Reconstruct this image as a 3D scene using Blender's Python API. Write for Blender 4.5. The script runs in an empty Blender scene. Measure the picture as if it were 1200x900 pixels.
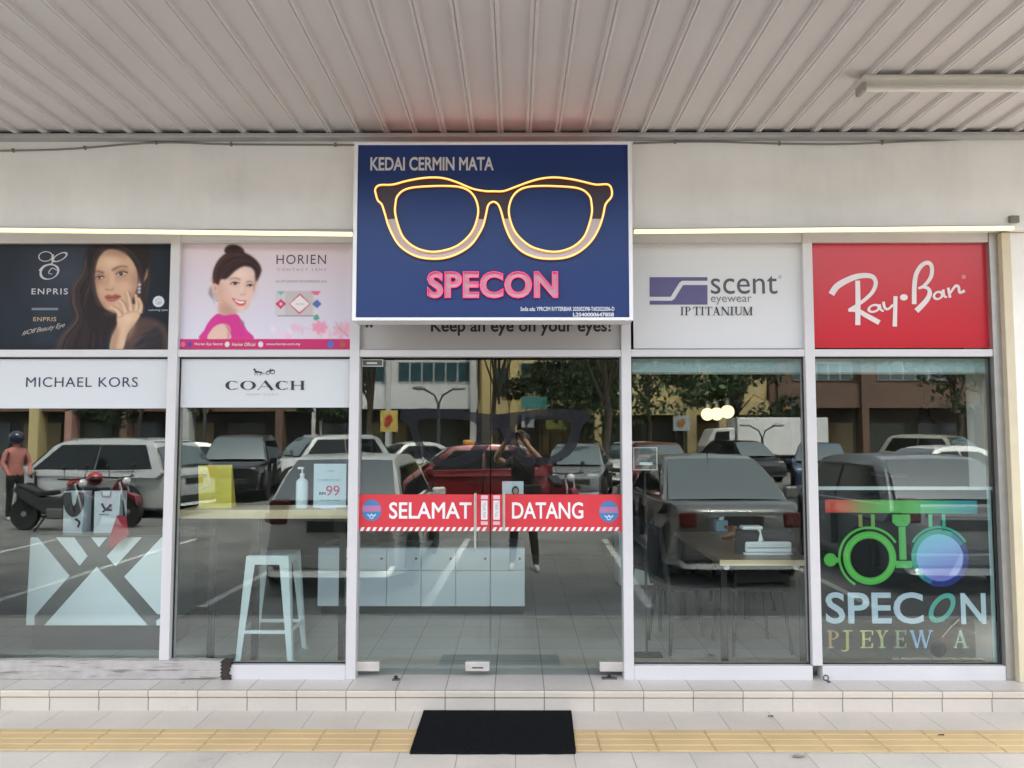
import bpy, bmesh, math, random
import numpy as np
from mathutils import Vector, Matrix

S = bpy.context.scene
COL = S.collection
R = math.radians
random.seed(7)

# ------------------------------------------------------------------ camera, sky, sun, exposure
F = 900.0
PITCH = math.atan(58 / F)
YAW = 0.0044
CAMZ = 1.65
cam = bpy.data.cameras.new('camera')
cam.sensor_width = 36.0
cam.lens = 36.0 * F / 1200.0
cam.clip_start = 0.02
cam.clip_end = 2000
camo = bpy.data.objects.new('camera', cam)
camo.location = (0, 0, CAMZ)
camo.rotation_euler = (math.pi / 2 + PITCH, 0, YAW)
COL.objects.link(camo)
S.camera = camo
SUN_EL, SUN_AZ = R(64), R(30)
w = bpy.data.worlds.new('World')
S.world = w
w.use_nodes = True
wn = w.node_tree
bg = wn.nodes['Background']
bg.inputs['Strength'].default_value = 0.15
sky = wn.nodes.new('ShaderNodeTexSky')
sky.sky_type = 'NISHITA'
sky.sun_disc = False
sky.sun_elevation = SUN_EL
sky.sun_rotation = SUN_AZ
sky.air_density = 1.0
sky.dust_density = 3.0
hs = wn.nodes.new('ShaderNodeHueSaturation')      # a hazy, nearly white sky
hs.inputs['Saturation'].default_value = .30
wn.links.new(sky.outputs[0], hs.inputs['Color'])
wn.links.new(hs.outputs[0], bg.inputs[0])
sl = bpy.data.lights.new('sun', 'SUN')
sl.energy = 1.5
sl.angle = R(12)
sl.color = (1.0, .93, .84)
so = bpy.data.objects.new('sun', sl)
# high and hazy, beyond the shop's roof
sdir = Vector((math.sin(SUN_AZ) * math.cos(SUN_EL), math.cos(SUN_AZ) * math.cos(SUN_EL), math.sin(SUN_EL)))
so.rotation_euler = sdir.to_track_quat('Z', 'Y').to_euler()
so.location = (0, -10, 20)
COL.objects.link(so)
S.view_settings.view_transform = 'Standard'
S.view_settings.look = 'None'
S.view_settings.gamma = 1.0
S.view_settings.use_curve_mapping = False
S.view_settings.exposure = 2.88
S.cycles.use_denoising = True
S.cycles.max_bounces = 10
S.cycles.diffuse_bounces = 4
S.cycles.glossy_bounces = 5
S.cycles.transmission_bounces = 6
S.cycles.transparent_max_bounces = 20
S.cycles.sample_clamp_indirect = 6
S.cycles.caustics_reflective = False
S.cycles.caustics_refractive = False

# where a pixel of the photograph lies on the vertical plane at distance Y, or on a level plane
_fw = Vector((-math.sin(YAW) * math.cos(PITCH), math.cos(YAW) * math.cos(PITCH), math.sin(PITCH)))
_rt = Vector((math.cos(YAW), math.sin(YAW), 0))
_up = _rt.cross(_fw)
def ray(px, py):
    return _fw + _rt * ((px - 600) / F) + _up * ((450 - py) / F)
def at(px, py, Y):
    d = ray(px, py)
    t = Y / d.y
    return Vector((d.x * t, Y, CAMZ + d.z * t))
def down(px, py, z):
    d = ray(px, py)
    t = (z - CAMZ) / d.z
    return Vector((d.x * t, d.y * t, z))
ROAD = -0.13
YG = 4.94            # the glass
def mirrored(px, py, z=ROAD):
    "place on the car park whose reflection in the glass is seen at px, py"
    p = down(px, py, z)
    return Vector((p.x, 2 * YG - p.y, z))

# ------------------------------------------------------------------ objects
def tag(o, label=None, cat=None, group=None, kind=None):
    if label: o['label'] = label
    if cat: o['category'] = cat
    if group: o['group'] = group
    if kind: o['kind'] = kind
    return o
def thing(name, label, cat, loc=(0, 0, 0), group=None):
    o = bpy.data.objects.new(name, None)
    o.empty_display_size = .1
    o.location = loc
    COL.objects.link(o)
    return tag(o, label, cat, group)
def root_loc(p):
    v = Vector((0, 0, 0))
    while p is not None:
        v += p.location
        p = p.parent
    return v
class MB:
    def __init__(s):
        s.v, s.f = [], []
    def add(s, vs, fs):
        n = len(s.v)
        s.v += [tuple(p) for p in vs]
        s.f += [tuple(i + n for i in f) for f in fs]
        return s
    def box(s, x0, x1, y0, y1, z0, z1):
        x0, x1 = min(x0, x1), max(x0, x1); y0, y1 = min(y0, y1), max(y0, y1); z0, z1 = min(z0, z1), max(z0, z1)
        return s.add([(x0,y0,z0),(x1,y0,z0),(x1,y1,z0),(x0,y1,z0),(x0,y0,z1),(x1,y0,z1),(x1,y1,z1),(x0,y1,z1)],
                     [(0,3,2,1),(4,5,6,7),(0,1,5,4),(1,2,6,5),(2,3,7,6),(3,0,4,7)])
    def bar(s, a, b, wa, da, wb=None, db=None, up=(0, 0, 1)):
        "a box from a to b, wa wide and da deep, tapering to wb x db"
        a, b = Vector(a), Vector(b)
        wb = wa if wb is None else wb; db = da if db is None else db
        d = (b - a).normalized(); u = Vector(up)
        if abs(d.dot(u)) > .99: u = Vector((0, 1, 0))
        x = d.cross(u).normalized(); y = x.cross(d).normalized()
        vs = []
        for p, ww, dd in ((a, wa, da), (b, wb, db)):
            for i, j in ((-1,-1),(1,-1),(1,1),(-1,1)):
                vs.append(p + x * (i * ww / 2) + y * (j * dd / 2))
        return s.add(vs, [(0,1,2,3),(4,7,6,5),(0,4,5,1),(1,5,6,2),(2,6,7,3),(3,7,4,0)])
    def tube(s, pts, r, n=8, closed=False):
        pts = [Vector(p) for p in pts]; m = len(pts)
        rs = r if isinstance(r, (list, tuple)) else [r] * m
        ref = None; vs = []; fs = []
        for i, p in enumerate(pts):
            if closed: d = pts[(i + 1) % m] - pts[i - 1]
            else: d = pts[min(i + 1, m - 1)] - pts[max(i - 1, 0)]
            d.normalize()
            if ref is None:
                ref = Vector((0, 0, 1)) if abs(d.z) < .9 else Vector((0, 1, 0))
            x = d.cross(ref).normalized(); y = x.cross(d).normalized(); ref = y
            for k in range(n):
                a = 2 * math.pi * k / n
                vs.append(p + (x * math.cos(a) + y * math.sin(a)) * rs[i])
        for i in range(m if closed else m - 1):
            for k in range(n):
                a0, a1 = i * n + k, i * n + (k + 1) % n
                j = ((i + 1) % m) * n
                fs.append((a0, a1, j + (k + 1) % n, j + k))
        if not closed:
            fs.append(tuple(range(n - 1, -1, -1))); fs.append(tuple(range((m - 1) * n, m * n)))
        return s.add(vs, fs)
    def lathe(s, prof, c=(0, 0, 0), axis='z', n=24):
        "prof: (radius, height) pairs"
        vs, fs = [], []
        for r, h in prof:
            for k in range(n):
                a = 2 * math.pi * k / n
                x, y = r * math.cos(a), r * math.sin(a)
                p = {'z': (x, y, h), 'y': (x, h, y), 'x': (h, x, y)}[axis]
                vs.append((c[0] + p[0], c[1] + p[1], c[2] + p[2]))
        for i in range(len(prof) - 1):
            for k in range(n):
                fs.append((i*n+k, i*n+(k+1)%n, (i+1)*n+(k+1)%n, (i+1)*n+k))
        fs.append(tuple(range(n - 1, -1, -1))); fs.append(tuple(range((len(prof)-1)*n, len(prof)*n)))
        return s.add(vs, fs)
    def prism(s, poly, axis, d0, d1):
        "poly: 2D points; axis x: (y,z), y: (x,z), z: (x,y)"
        n = len(poly)
        def mk(p, d):
            return {'x': (d, p[0], p[1]), 'y': (p[0], d, p[1]), 'z': (p[0], p[1], d)}[axis]
        vs = [mk(p, d0) for p in poly] + [mk(p, d1) for p in poly]
        fs = [tuple(range(n)), tuple(range(2*n-1, n-1, -1))]
        fs += [(i, i + n, (i + 1) % n + n, (i + 1) % n) for i in range(n)]
        return s.add(vs, fs)
    def sphere(s, c, r, sx=1, sy=1, sz=1, n=16, m=10):
        vs, fs = [], []
        for i in range(m + 1):
            t = math.pi * i / m
            for k in range(n):
                a = 2 * math.pi * k / n
                vs.append((c[0] + r*sx*math.sin(t)*math.cos(a), c[1] + r*sy*math.sin(t)*math.sin(a), c[2] + r*sz*math.cos(t)))
        for i in range(m):
            for k in range(n):
                fs.append((i*n+k, i*n+(k+1)%n, (i+1)*n+(k+1)%n, (i+1)*n+k))
        return s.add(vs, fs)
    def build(s, name, m, parent=None, smooth=False, bevel=0, seg=2, sub=0, weld=True):
        off = root_loc(parent)
        me = bpy.data.meshes.new(name)
        me.from_pydata([(p[0]-off.x, p[1]-off.y, p[2]-off.z) for p in s.v], [], s.f)
        bm = bmesh.new(); bm.from_mesh(me)
        if weld: bmesh.ops.remove_doubles(bm, verts=bm.verts, dist=1e-6)
        bmesh.ops.recalc_face_normals(bm, faces=bm.faces)
        bm.to_mesh(me); bm.free()
        return finish(name, me, m, parent, smooth, bevel, seg, sub)
def finish(name, me, m, parent=None, smooth=False, bevel=0, seg=2, sub=0):
    me.materials.clear()
    for k in (m if isinstance(m, (list, tuple)) else [m]): me.materials.append(k)
    if smooth:
        me.polygons.foreach_set('use_smooth', [True] * len(me.polygons))
        if smooth != 'all': me.set_sharp_from_angle(angle=R(40))
    o = bpy.data.objects.new(name, me)
    COL.objects.link(o)
    o.parent = parent
    if bevel:
        b = o.modifiers.new('bevel', 'BEVEL'); b.width = bevel; b.segments = seg; b.limit_method = 'ANGLE'; b.angle_limit = R(35)
    if sub:
        b = o.modifiers.new('sub', 'SUBSURF'); b.levels = sub; b.render_levels = sub
    return o
def copy_tree(o, parent=None):
    c = o.copy(); COL.objects.link(c); c.parent = parent
    for ch in list(o.children): copy_tree(ch, c)
    return c
def box(name, x0, x1, y0, y1, z0, z1, m, parent=None, bevel=0):
    return MB().box(x0, x1, y0, y1, z0, z1).build(name, m, parent, bevel=bevel)

# ------------------------------------------------------------------ materials
def lin(c):
    return tuple((x / 12.92 if x <= .04045 else ((x + .055) / 1.055) ** 2.4) for x in c)
def rgb(r, g, b):
    return lin((r / 255, g / 255, b / 255))
_mats = {}
def mat(name, col=(.5, .5, .5), rough=.5, metal=0, spec=.5, coat=0, emit=None, strength=0, noise=0, nscale=8, bump=0, bscale=60, alpha=None, sub=None):
    if name in _mats: return _mats[name]
    m = bpy.data.materials.new(name); m.use_nodes = True
    nt = m.node_tree; b = nt.nodes['Principled BSDF']
    b.inputs['Base Color'].default_value = (*col, 1)
    b.inputs['Roughness'].default_value = rough
    b.inputs['Metallic'].default_value = metal
    b.inputs['Specular IOR Level'].default_value = spec
    b.inputs['Coat Weight'].default_value = coat
    b.inputs['Coat Roughness'].default_value = .06
    if emit:
        b.inputs['Emission Color'].default_value = (*emit, 1)
        b.inputs['Emission Strength'].default_value = strength
    if noise or bump:
        tc = nt.nodes.new('ShaderNodeTexCoord')
    if noise:
        n = nt.nodes.new('ShaderNodeTexNoise'); n.inputs['Scale'].default_value = nscale; n.inputs['Detail'].default_value = 6
        nt.links.new(tc.outputs['Object'], n.inputs['Vector'])
        r = nt.nodes.new('ShaderNodeMapRange')
        r.inputs[1].default_value = .25; r.inputs[2].default_value = .75
        r.inputs[3].default_value = 1 - noise; r.inputs[4].default_value = 1 + noise
        nt.links.new(n.outputs['Fac'], r.inputs[0])
        x = nt.nodes.new('ShaderNodeMix'); x.data_type = 'RGBA'; x.blend_type = 'MULTIPLY'; x.inputs[0].default_value = 1
        x.inputs[6].default_value = (*col, 1)
        nt.links.new(r.outputs[0], x.inputs[7])
        nt.links.new(x.outputs[2], b.inputs['Base Color'])
    if bump:
        n2 = nt.nodes.new('ShaderNodeTexNoise'); n2.inputs['Scale'].default_value = bscale; n2.inputs['Detail'].default_value = 4
        nt.links.new(tc.outputs['Object'], n2.inputs['Vector'])
        bp = nt.nodes.new('ShaderNodeBump'); bp.inputs['Strength'].default_value = bump; bp.inputs['Distance'].default_value = .01
        nt.links.new(n2.outputs['Fac'], bp.inputs['Height'])
        nt.links.new(bp.outputs[0], b.inputs['Normal'])
    _mats[name] = m
    return m
def glass_mat(name, tint, refl):
    m = bpy.data.materials.new(name); m.use_nodes = True
    nt = m.node_tree; nt.nodes.clear()
    out = nt.nodes.new('ShaderNodeOutputMaterial')
    mx = nt.nodes.new('ShaderNodeMixShader')
    tr = nt.nodes.new('ShaderNodeBsdfTransparent'); tr.inputs[0].default_value = (*tint, 1)
    gl = nt.nodes.new('ShaderNodeBsdfGlossy'); gl.inputs['Roughness'].default_value = 0; gl.inputs[0].default_value = (.96, 1, .97, 1)
    lw = nt.nodes.new('ShaderNodeLayerWeight'); lw.inputs[0].default_value = .5
    pw = nt.nodes.new('ShaderNodeMath'); pw.operation = 'POWER'; pw.inputs[1].default_value = 5
    mr = nt.nodes.new('ShaderNodeMapRange'); mr.inputs[3].default_value = refl; mr.inputs[4].default_value = 1
    nt.links.new(lw.outputs['Facing'], pw.inputs[0]); nt.links.new(pw.outputs[0], mr.inputs[0])
    nt.links.new(mr.outputs[0], mx.inputs[0]); nt.links.new(tr.outputs[0], mx.inputs[1]); nt.links.new(gl.outputs[0], mx.inputs[2])
    nt.links.new(mx.outputs[0], out.inputs[0])
    return m
def tile_mat(name, col, grout, sx, sy, ox, oy, axes=('X', 'Y'), line=.004, rough=.28, vary=.05, dirt=.12):
    "square tiles with grout lines, laid in object coordinates (objects with this material sit at the origin)"
    m = bpy.data.materials.new(name); m.use_nodes = True
    nt = m.node_tree; N = nt.nodes.new; L = nt.links.new
    b = nt.nodes['Principled BSDF']
    tc = N('ShaderNodeTexCoord'); sp = N('ShaderNodeSeparateXYZ'); L(tc.outputs['Object'], sp.inputs[0])
    def math_(op, a, bb=None):
        n = N('ShaderNodeMath'); n.operation = op
        for i, v in enumerate((a, bb)):
            if v is None: continue
            if isinstance(v, (int, float)): n.inputs[i].default_value = v
            else: L(v, n.inputs[i])
        return n.outputs[0]
    edges, cells = [], []
    for ax, s_, o_ in ((axes[0], sx, ox), (axes[1], sy, oy)):
        if s_ is None: continue
        u = math_('DIVIDE', math_('SUBTRACT', sp.outputs[ax], o_), s_)
        cells.append(math_('FLOOR', u))
        f = math_('FRACT', u)
        e = math_('MINIMUM', f, math_('SUBTRACT', 1.0, f))
        edges.append(math_('MULTIPLY', e, s_))
    e = edges[0] if len(edges) == 1 else math_('MINIMUM', edges[0], edges[1])
    g = N('ShaderNodeMapRange'); g.inputs[1].default_value = line * .35; g.inputs[2].default_value = line * .75
    L(e, g.inputs[0])
    cb = N('ShaderNodeCombineXYZ')
    for i, c in enumerate(cells): L(c, cb.inputs[i])
    wn_ = N('ShaderNodeTexWhiteNoise'); L(cb.outputs[0], wn_.inputs['Vector'])
    n1 = N('ShaderNodeTexNoise'); n1.inputs['Scale'].default_value = 2.3; n1.inputs['Detail'].default_value = 8; L(tc.outputs['Object'], n1.inputs['Vector'])
    n2 = N('ShaderNodeTexNoise'); n2.inputs['Scale'].default_value = 40; n2.inputs['Detail'].default_value = 5; L(tc.outputs['Object'], n2.inputs['Vector'])
    v = math_('ADD', math_('MULTIPLY', math_('SUBTRACT', wn_.outputs['Value'], .5), vary * 2), 1.0)
    v = math_('ADD', v, math_('MULTIPLY', math_('SUBTRACT', n1.outputs['Fac'], .5), dirt * 2))
    v = math_('ADD', v, math_('MULTIPLY', math_('SUBTRACT', n2.outputs['Fac'], .5), dirt * .8))
    x = N('ShaderNodeMix'); x.data_type = 'RGBA'; x.blend_type = 'MULTIPLY'; x.inputs[0].default_value = 1
    x.inputs[6].default_value = (*col, 1); L(v, x.inputs[7])
    y = N('ShaderNodeMix'); y.data_type = 'RGBA'; L(g.outputs[0], y.inputs[0]); y.inputs[6].default_value = (*grout, 1); L(x.outputs[2], y.inputs[7])
    L(y.outputs[2], b.inputs['Base Color'])
    rr = N('ShaderNodeMapRange'); rr.inputs[3].default_value = rough - .1; rr.inputs[4].default_value = rough + .2; L(n1.outputs['Fac'], rr.inputs[0])
    L(rr.outputs[0], b.inputs['Roughness'])
    bp = N('ShaderNodeBump'); bp.inputs['Strength'].default_value = .5; bp.inputs['Distance'].default_value = .002; L(g.outputs[0], bp.inputs['Height']); L(bp.outputs[0], b.inputs['Normal'])
    return m
def attr_mat(name, rough=.35, coat=0):
    m = bpy.data.materials.new(name); m.use_nodes = True
    nt = m.node_tree; b = nt.nodes['Principled BSDF']
    a = nt.nodes.new('ShaderNodeAttribute'); a.attribute_name = 'print'
    nt.links.new(a.outputs['Color'], b.inputs['Base Color'])
    b.inputs['Roughness'].default_value = rough
    b.inputs['Specular IOR Level'].default_value = .15
    b.inputs['Coat Weight'].default_value = coat
    return m

# ------------------------------------------------------------------ printing and lettering
def smooth_loop(pts, closed=True, k=6):
    P = [Vector((*p, 0)) for p in pts]; n = len(P); out = []
    for i in range(n if closed else n - 1):
        p0 = P[(i - 1) % n] if closed or i else P[0]
        p1, p2 = P[i], P[(i + 1) % n]
        p3 = P[(i + 2) % n] if closed or i + 2 < n else P[-1]
        for j in range(k):
            t = j / k
            q = .5 * ((2*p1) + (p2-p0)*t + (2*p0-5*p1+4*p2-p3)*t*t + (3*p1-p0-3*p2+p3)*t**3)
            out.append((q.x, q.y))
    if not closed: out.append((P[-1].x, P[-1].y))
    return out
class Canvas:
    "a printed sheet: ink colours on a fine grid of points, in pixels of the photograph"
    def __init__(s, x0, y0, x1, y1, col, res=2.0):
        s.b = (x0, y0, x1, y1)
        s.nx, s.ny = int((x1 - x0) * res) + 1, int((y1 - y0) * res) + 1
        s.X, s.Y = np.meshgrid(np.linspace(x0, x1, s.nx), np.linspace(y0, y1, s.ny))
        s.a = np.empty((s.ny, s.nx, 3)); s.a[:] = col
        s.res = res
        s.T = lambda p: p
    def blur(s, m, sig):
        sig *= s.res
        if sig < .15: return m
        k = int(3 * sig) + 1
        g = np.exp(-.5 * (np.arange(-k, k + 1) / sig) ** 2); g /= g.sum()
        m = np.pad(m, k, mode='edge')
        m = np.apply_along_axis(lambda r: np.convolve(r, g, 'valid'), 1, m)
        return np.apply_along_axis(lambda r: np.convolve(r, g, 'valid'), 0, m)
    def mask(s, pts):
        m = np.zeros(s.X.shape, bool); n = len(pts)
        for i in range(n):
            (xa, ya), (xb, yb) = pts[i], pts[(i + 1) % n]
            if ya == yb: continue
            m ^= ((s.Y < ya) != (s.Y < yb)) & (s.X < (xb - xa) * (s.Y - ya) / (yb - ya) + xa)
        return m.astype(float)
    def fill(s, pts, col, blur=.4, alpha=1.0, smooth=True):
        pts = [s.T(p) for p in pts]
        if smooth: pts = smooth_loop(pts)
        m = s.blur(s.mask(pts), blur) * alpha
        s.a += (np.array(col) - s.a) * m[..., None]
    def ell(s, c, rx, ry, col, blur=.4, alpha=1.0, rot=0):
        ca, sa = math.cos(rot), math.sin(rot)
        s.fill([(c[0] + rx*math.cos(t)*ca - ry*math.sin(t)*sa, c[1] + rx*math.cos(t)*sa + ry*math.sin(t)*ca) for t in np.linspace(0, 2*math.pi, 20, endpoint=False)], col, blur, alpha)
    def stroke(s, pts, wd, col, blur=.3, alpha=1.0):
        p = smooth_loop(pts, False) if len(pts) > 2 else pts
        l, r_ = [], []
        ws = wd if isinstance(wd, (list, tuple)) else (wd, wd)
        for i in range(len(p)):
            a, b = p[max(i-1, 0)], p[min(i+1, len(p)-1)]
            dx, dy = b[0]-a[0], b[1]-a[1]; q = math.hypot(dx, dy) or 1
            ww = (ws[0] + (ws[1]-ws[0]) * i / max(1, len(p)-1)) / 2
            l.append((p[i][0] - dy/q*ww, p[i][1] + dx/q*ww)); r_.append((p[i][0] + dy/q*ww, p[i][1] - dx/q*ww))
        s.fill(l + r_[::-1], col, blur, alpha, False)
    def build(s, name, Y, m, parent=None, rect=None):
        x0, y0, x1, y1 = s.b
        A = at(x0, (y0 + y1) / 2, Y); B = at(x1, (y0 + y1) / 2, Y); C = at(600, y0, Y); D = at(600, y1, Y)
        xs = np.linspace(A.x, B.x, s.nx); zs = np.linspace(C.z, D.z, s.ny)
        off = root_loc(parent)
        XX, ZZ = np.meshgrid(xs - off.x, zs - off.z)
        vs = np.stack([XX, np.full_like(XX, Y - off.y), ZZ], -1).reshape(-1, 3)
        i = np.arange((s.ny - 1) * s.nx).reshape(s.ny - 1, s.nx)[:, :-1].ravel()
        fs = np.stack([i, i + s.nx, i + s.nx + 1, i + 1], -1)
        me = bpy.data.meshes.new(name)
        me.from_pydata(vs.tolist(), [], fs.tolist())
        a = np.clip(s.a, 0, 1); l = np.where(a <= .04045, a / 12.92, ((a + .055) / 1.055) ** 2.4)
        ca = me.color_attributes.new('print', 'FLOAT_COLOR', 'POINT')
        ca.data.foreach_set('color', np.concatenate([l, np.ones((*l.shape[:2], 1))], -1).reshape(-1).astype(np.float32))
        return finish(name, me, m, parent)
def c8(r, g, b): return (r / 255, g / 255, b / 255)

def _text(txt, extrude, outline, spacing, res, offs=0):
    cu = bpy.data.curves.new('lettering', 'FONT')
    cu.body = txt; cu.size = 1; cu.extrude = extrude; cu.resolution_u = res; cu.space_character = spacing
    cu.offset = offs
    if outline:
        cu.fill_mode = 'NONE'; cu.bevel_depth = outline; cu.bevel_resolution = 1
    o = bpy.data.objects.new('lettering', cu); COL.objects.link(o)
    me = bpy.data.meshes.new_from_object(o.evaluated_get(bpy.context.evaluated_depsgraph_get()))
    bpy.data.objects.remove(o); bpy.data.curves.remove(cu)
    return me
def text_mesh(txt, bold=0, extrude=0, outline=None, spacing=1.0, res=5, offs=0):
    me = _text(txt, extrude, outline, spacing, res, offs)
    if bold <= 0 or outline: return me
    b = _text(txt, 0, bold, spacing, max(2, res - 1))
    vs, fs = [tuple(v.co) for v in me.vertices], [tuple(f.vertices) for f in me.polygons]
    n = len(vs)
    vs += [(v.co.x, v.co.y, v.co.z * .01 / bold * .04) for v in b.vertices]
    fs += [tuple(i + n for i in f.vertices) for f in b.polygons]
    out = bpy.data.meshes.new('lettering'); out.from_pydata(vs, [], fs)
    bpy.data.meshes.remove(me); bpy.data.meshes.remove(b)
    return out
def text(name, txt, x0, x1, ytop, ybot, Y, m, parent, bold=0, extrude=0, outline=None, vertical=False, shear=0, spacing=1.0, depth=None, res=5, offs=0):
    "letters whose own outline box fills the pixels x0..x1, ytop..ybot on the plane Y"
    me = text_mesh(txt, bold, extrude, outline, spacing, res, offs)
    v = np.empty(len(me.vertices) * 3); me.vertices.foreach_get('co', v); v = v.reshape(-1, 3)
    if vertical: v = np.stack([v[:, 1], -v[:, 0], v[:, 2]], -1)
    v[:, 0] += shear * v[:, 1]
    lo, hi = v.min(0), v.max(0)
    ym = (ytop + ybot) / 2
    A, B = at(x0, ym, Y), at(x1, ym, Y); zt, zb = at(x0, ytop, Y).z, at(x0, ybot, Y).z
    sx = (B.x - A.x) / (hi[0] - lo[0]); sz = (zt - zb) / (hi[1] - lo[1])
    off = root_loc(parent)
    X = A.x + (v[:, 0] - lo[0]) * sx - off.x
    Z = zb + (v[:, 1] - lo[1]) * sz - off.z
    D = np.full_like(X, Y - off.y)
    if bold > 0 and not outline: D = Y - off.y - v[:, 2]
    if extrude or outline:
        k = (depth or 0) / max(1e-6, hi[2] - lo[2])
        D = Y - off.y - (v[:, 2] - lo[2]) * k
    me.vertices.foreach_set('co', np.stack([X, D, Z], -1).reshape(-1))
    me.update()
    me.name = name
    return finish(name, me, m, parent)
def fill2d(name, loops, Y, m, parent, T=lambda p: p):
    "flat shapes with holes, outlines given in pixels"
    cu = bpy.data.curves.new('shape', 'CURVE'); cu.dimensions = '2D'; cu.fill_mode = 'FRONT'
    off = root_loc(parent)
    for lp in loops:
        sp = cu.splines.new('POLY'); sp.points.add(len(lp) - 1); sp.use_cyclic_u = True
        for i, p in enumerate(lp):
            q = at(*T(p), Y); sp.points[i].co = (q.x, q.z, 0, 1)
    o = bpy.data.objects.new('shape', cu); COL.objects.link(o)
    me = bpy.data.meshes.new_from_object(o.evaluated_get(bpy.context.evaluated_depsgraph_get()))
    bpy.data.objects.remove(o); bpy.data.curves.remove(cu)
    for v in me.vertices: v.co = (v.co.x - off.x, Y - off.y, v.co.y - off.z)
    me.name = name; me.update()
    return finish(name, me, m, parent)
class Ink:
    "strokes of lettering drawn in pixels on a plane; each lies a hair in front of the last"
    def __init__(s, Y, T=lambda p: p):
        s.mb, s.Y, s.k, s.T = MB(), Y, 0, T
    def quadstrip(s, L, Rr):
        Y = s.Y - s.k * .00012; s.k += 1
        n = len(L)
        vs = [at(*s.T(p), Y) for p in L] + [at(*s.T(p), Y) for p in Rr]
        s.mb.add(vs, [(i, i + 1, n + i + 1, n + i) for i in range(n - 1)])
    def stroke(s, pts, wd, smooth=True):
        p = smooth_loop(pts, False) if smooth and len(pts) > 2 else pts
        ws = wd if isinstance(wd, (list, tuple)) else (wd, wd)
        l, r_ = [], []; m = len(p)
        for i in range(m):
            a, b = p[max(i-1, 0)], p[min(i+1, m-1)]
            dx, dy = b[0]-a[0], b[1]-a[1]; q = math.hypot(dx, dy) or 1
            u = i / max(1, m-1) * (len(ws) - 1); j = min(int(u), len(ws) - 2)
            ww = (ws[j] + (ws[j+1]-ws[j]) * (u - j)) / 2
            l.append((p[i][0] - dy/q*ww, p[i][1] + dx/q*ww)); r_.append((p[i][0] + dy/q*ww, p[i][1] - dx/q*ww))
        s.quadstrip(l, r_)
    def ring(s, c, rx, ry, t_side, t_top, a0=0, a1=360, rot=0, n=28):
        "an elliptic ring, thicker at the sides than at top and bottom"
        L, Q = [], []
        ca, sa = math.cos(R(rot)), math.sin(R(rot))
        for i in range(n + 1):
            a = R(a0 + (a1 - a0) * i / n)
            for lst, ax, ay in ((L, rx, ry), (Q, rx - t_side, ry - t_top)):
                x, y = ax * math.cos(a), ay * math.sin(a)
                lst.append((c[0] + x*ca - y*sa, c[1] + x*sa + y*ca))
        s.quadstrip(L, Q)
    def serif(s, ch, x, y0, w, h, T=.17, t=.06):
        "one roman capital with serifs; x left, y0 top, w wide, h high (pixels)"
        T *= h; t *= h; y1 = y0 + h; q = t / 2
        st = lambda xa, ya, xb, yb, ww: s.stroke([(xa, ya), (xb, yb)], ww, False)
        def stem(xc, ww, top=True, bot=True, sl=None):
            sl = sl or ww / 2 + .11 * h
            st(xc, y0 + q, xc, y1 - q, ww)
            if top: st(xc - sl, y0 + q, xc + sl, y0 + q, t)
            if bot: st(xc - sl, y1 - q, xc + sl, y1 - q, t)
        k = .11 * h
        if ch == 'I': stem(x + w/2, T)
        elif ch == 'P':
            stem(x + k + T/2, T); s.ring((x + k + T, y0 + .27*h), w - k - T, .27*h, T*.9, t, -90, 90)
        elif ch == 'R':
            stem(x + k + T/2, T); s.ring((x + k + T, y0 + .26*h), w - k - T - .1*h, .26*h, T*.9, t, -90, 90); st(x + w*.45, y0 + .5*h, x + w - T/2, y1, T)
        elif ch == 'J':
            st(x + w*.55, y0 + q, x + w*.55, y1, T); st(x + w*.15, y0 + q, x + w, y0 + q, t)
            s.stroke([(x + w*.55, y1 - .05*h), (x + w*.5, y1 + .1*h), (x + w*.2, y1 + .16*h), (x, y1 + .1*h)], (T, T*.6, t))
        elif ch == 'E':
            stem(x + k + T/2, T)
            st(x + k, y0 + q, x + w, y0 + q, t); st(x + k, y1 - q, x + w, y1 - q, t); st(x + k + T, y0 + h/2, x + w*.75, y0 + h/2, t)
            st(x + w - q, y0, x + w - q, y0 + .25*h, t); st(x + w - q, y1 - .28*h, x + w - q, y1, t); st(x + w*.75, y0 + .38*h, x + w*.75, y0 + .62*h, t)
        elif ch == 'T':
            stem(x + w/2, T, top=False); st(x, y0 + q, x + w, y0 + q, t); st(x + q, y0, x + q, y0 + .27*h, t); st(x + w - q, y0, x + w - q, y0 + .27*h, t)
        elif ch == 'A':
            st(x + k, y1, x + w*.48, y0, t); st(x + w*.45, y0, x + w - k - T/3, y1, T); st(x + w*.25, y0 + .65*h, x + w*.7, y0 + .65*h, t)
            st(x - .02*h, y1 - q, x + 2*k, y1 - q, t); st(x + w - 3*k, y1 - q, x + w + .02*h, y1 - q, t)
        elif ch == 'Y':
            st(x + k + T/3, y0, x + w/2, y0 + .52*h, T); st(x + w - k, y0, x + w/2, y0 + .52*h, t); st(x + w/2, y0 + .48*h, x + w/2, y1, T)
            st(x + w/2 - T/2 - k, y1 - q, x + w/2 + T/2 + k, y1 - q, t); st(x, y0 + q, x + 3*k, y0 + q, t); st(x + w - 2*k, y0 + q, x + w, y0 + q, t)
        elif ch == 'W':
            a = [x + k, x + w*.33, x + w*.5, x + w*.7, x + w - k]
            st(a[0], y0, a[1], y1, T*.9); st(a[1], y1, a[2], y0, t); st(a[2], y0, a[3], y1, T*.9); st(a[3], y1, a[4], y0, t)
            for c in (a[0], a[2], a[4]): st(c - k, y0 + q, c + k, y0 + q, t)
        elif ch == 'N':
            stem(x + k, t, bot=True, sl=k); stem(x + w - k, t, sl=k); st(x + k, y0, x + w - k, y1, T)
        elif ch == 'M':
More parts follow.
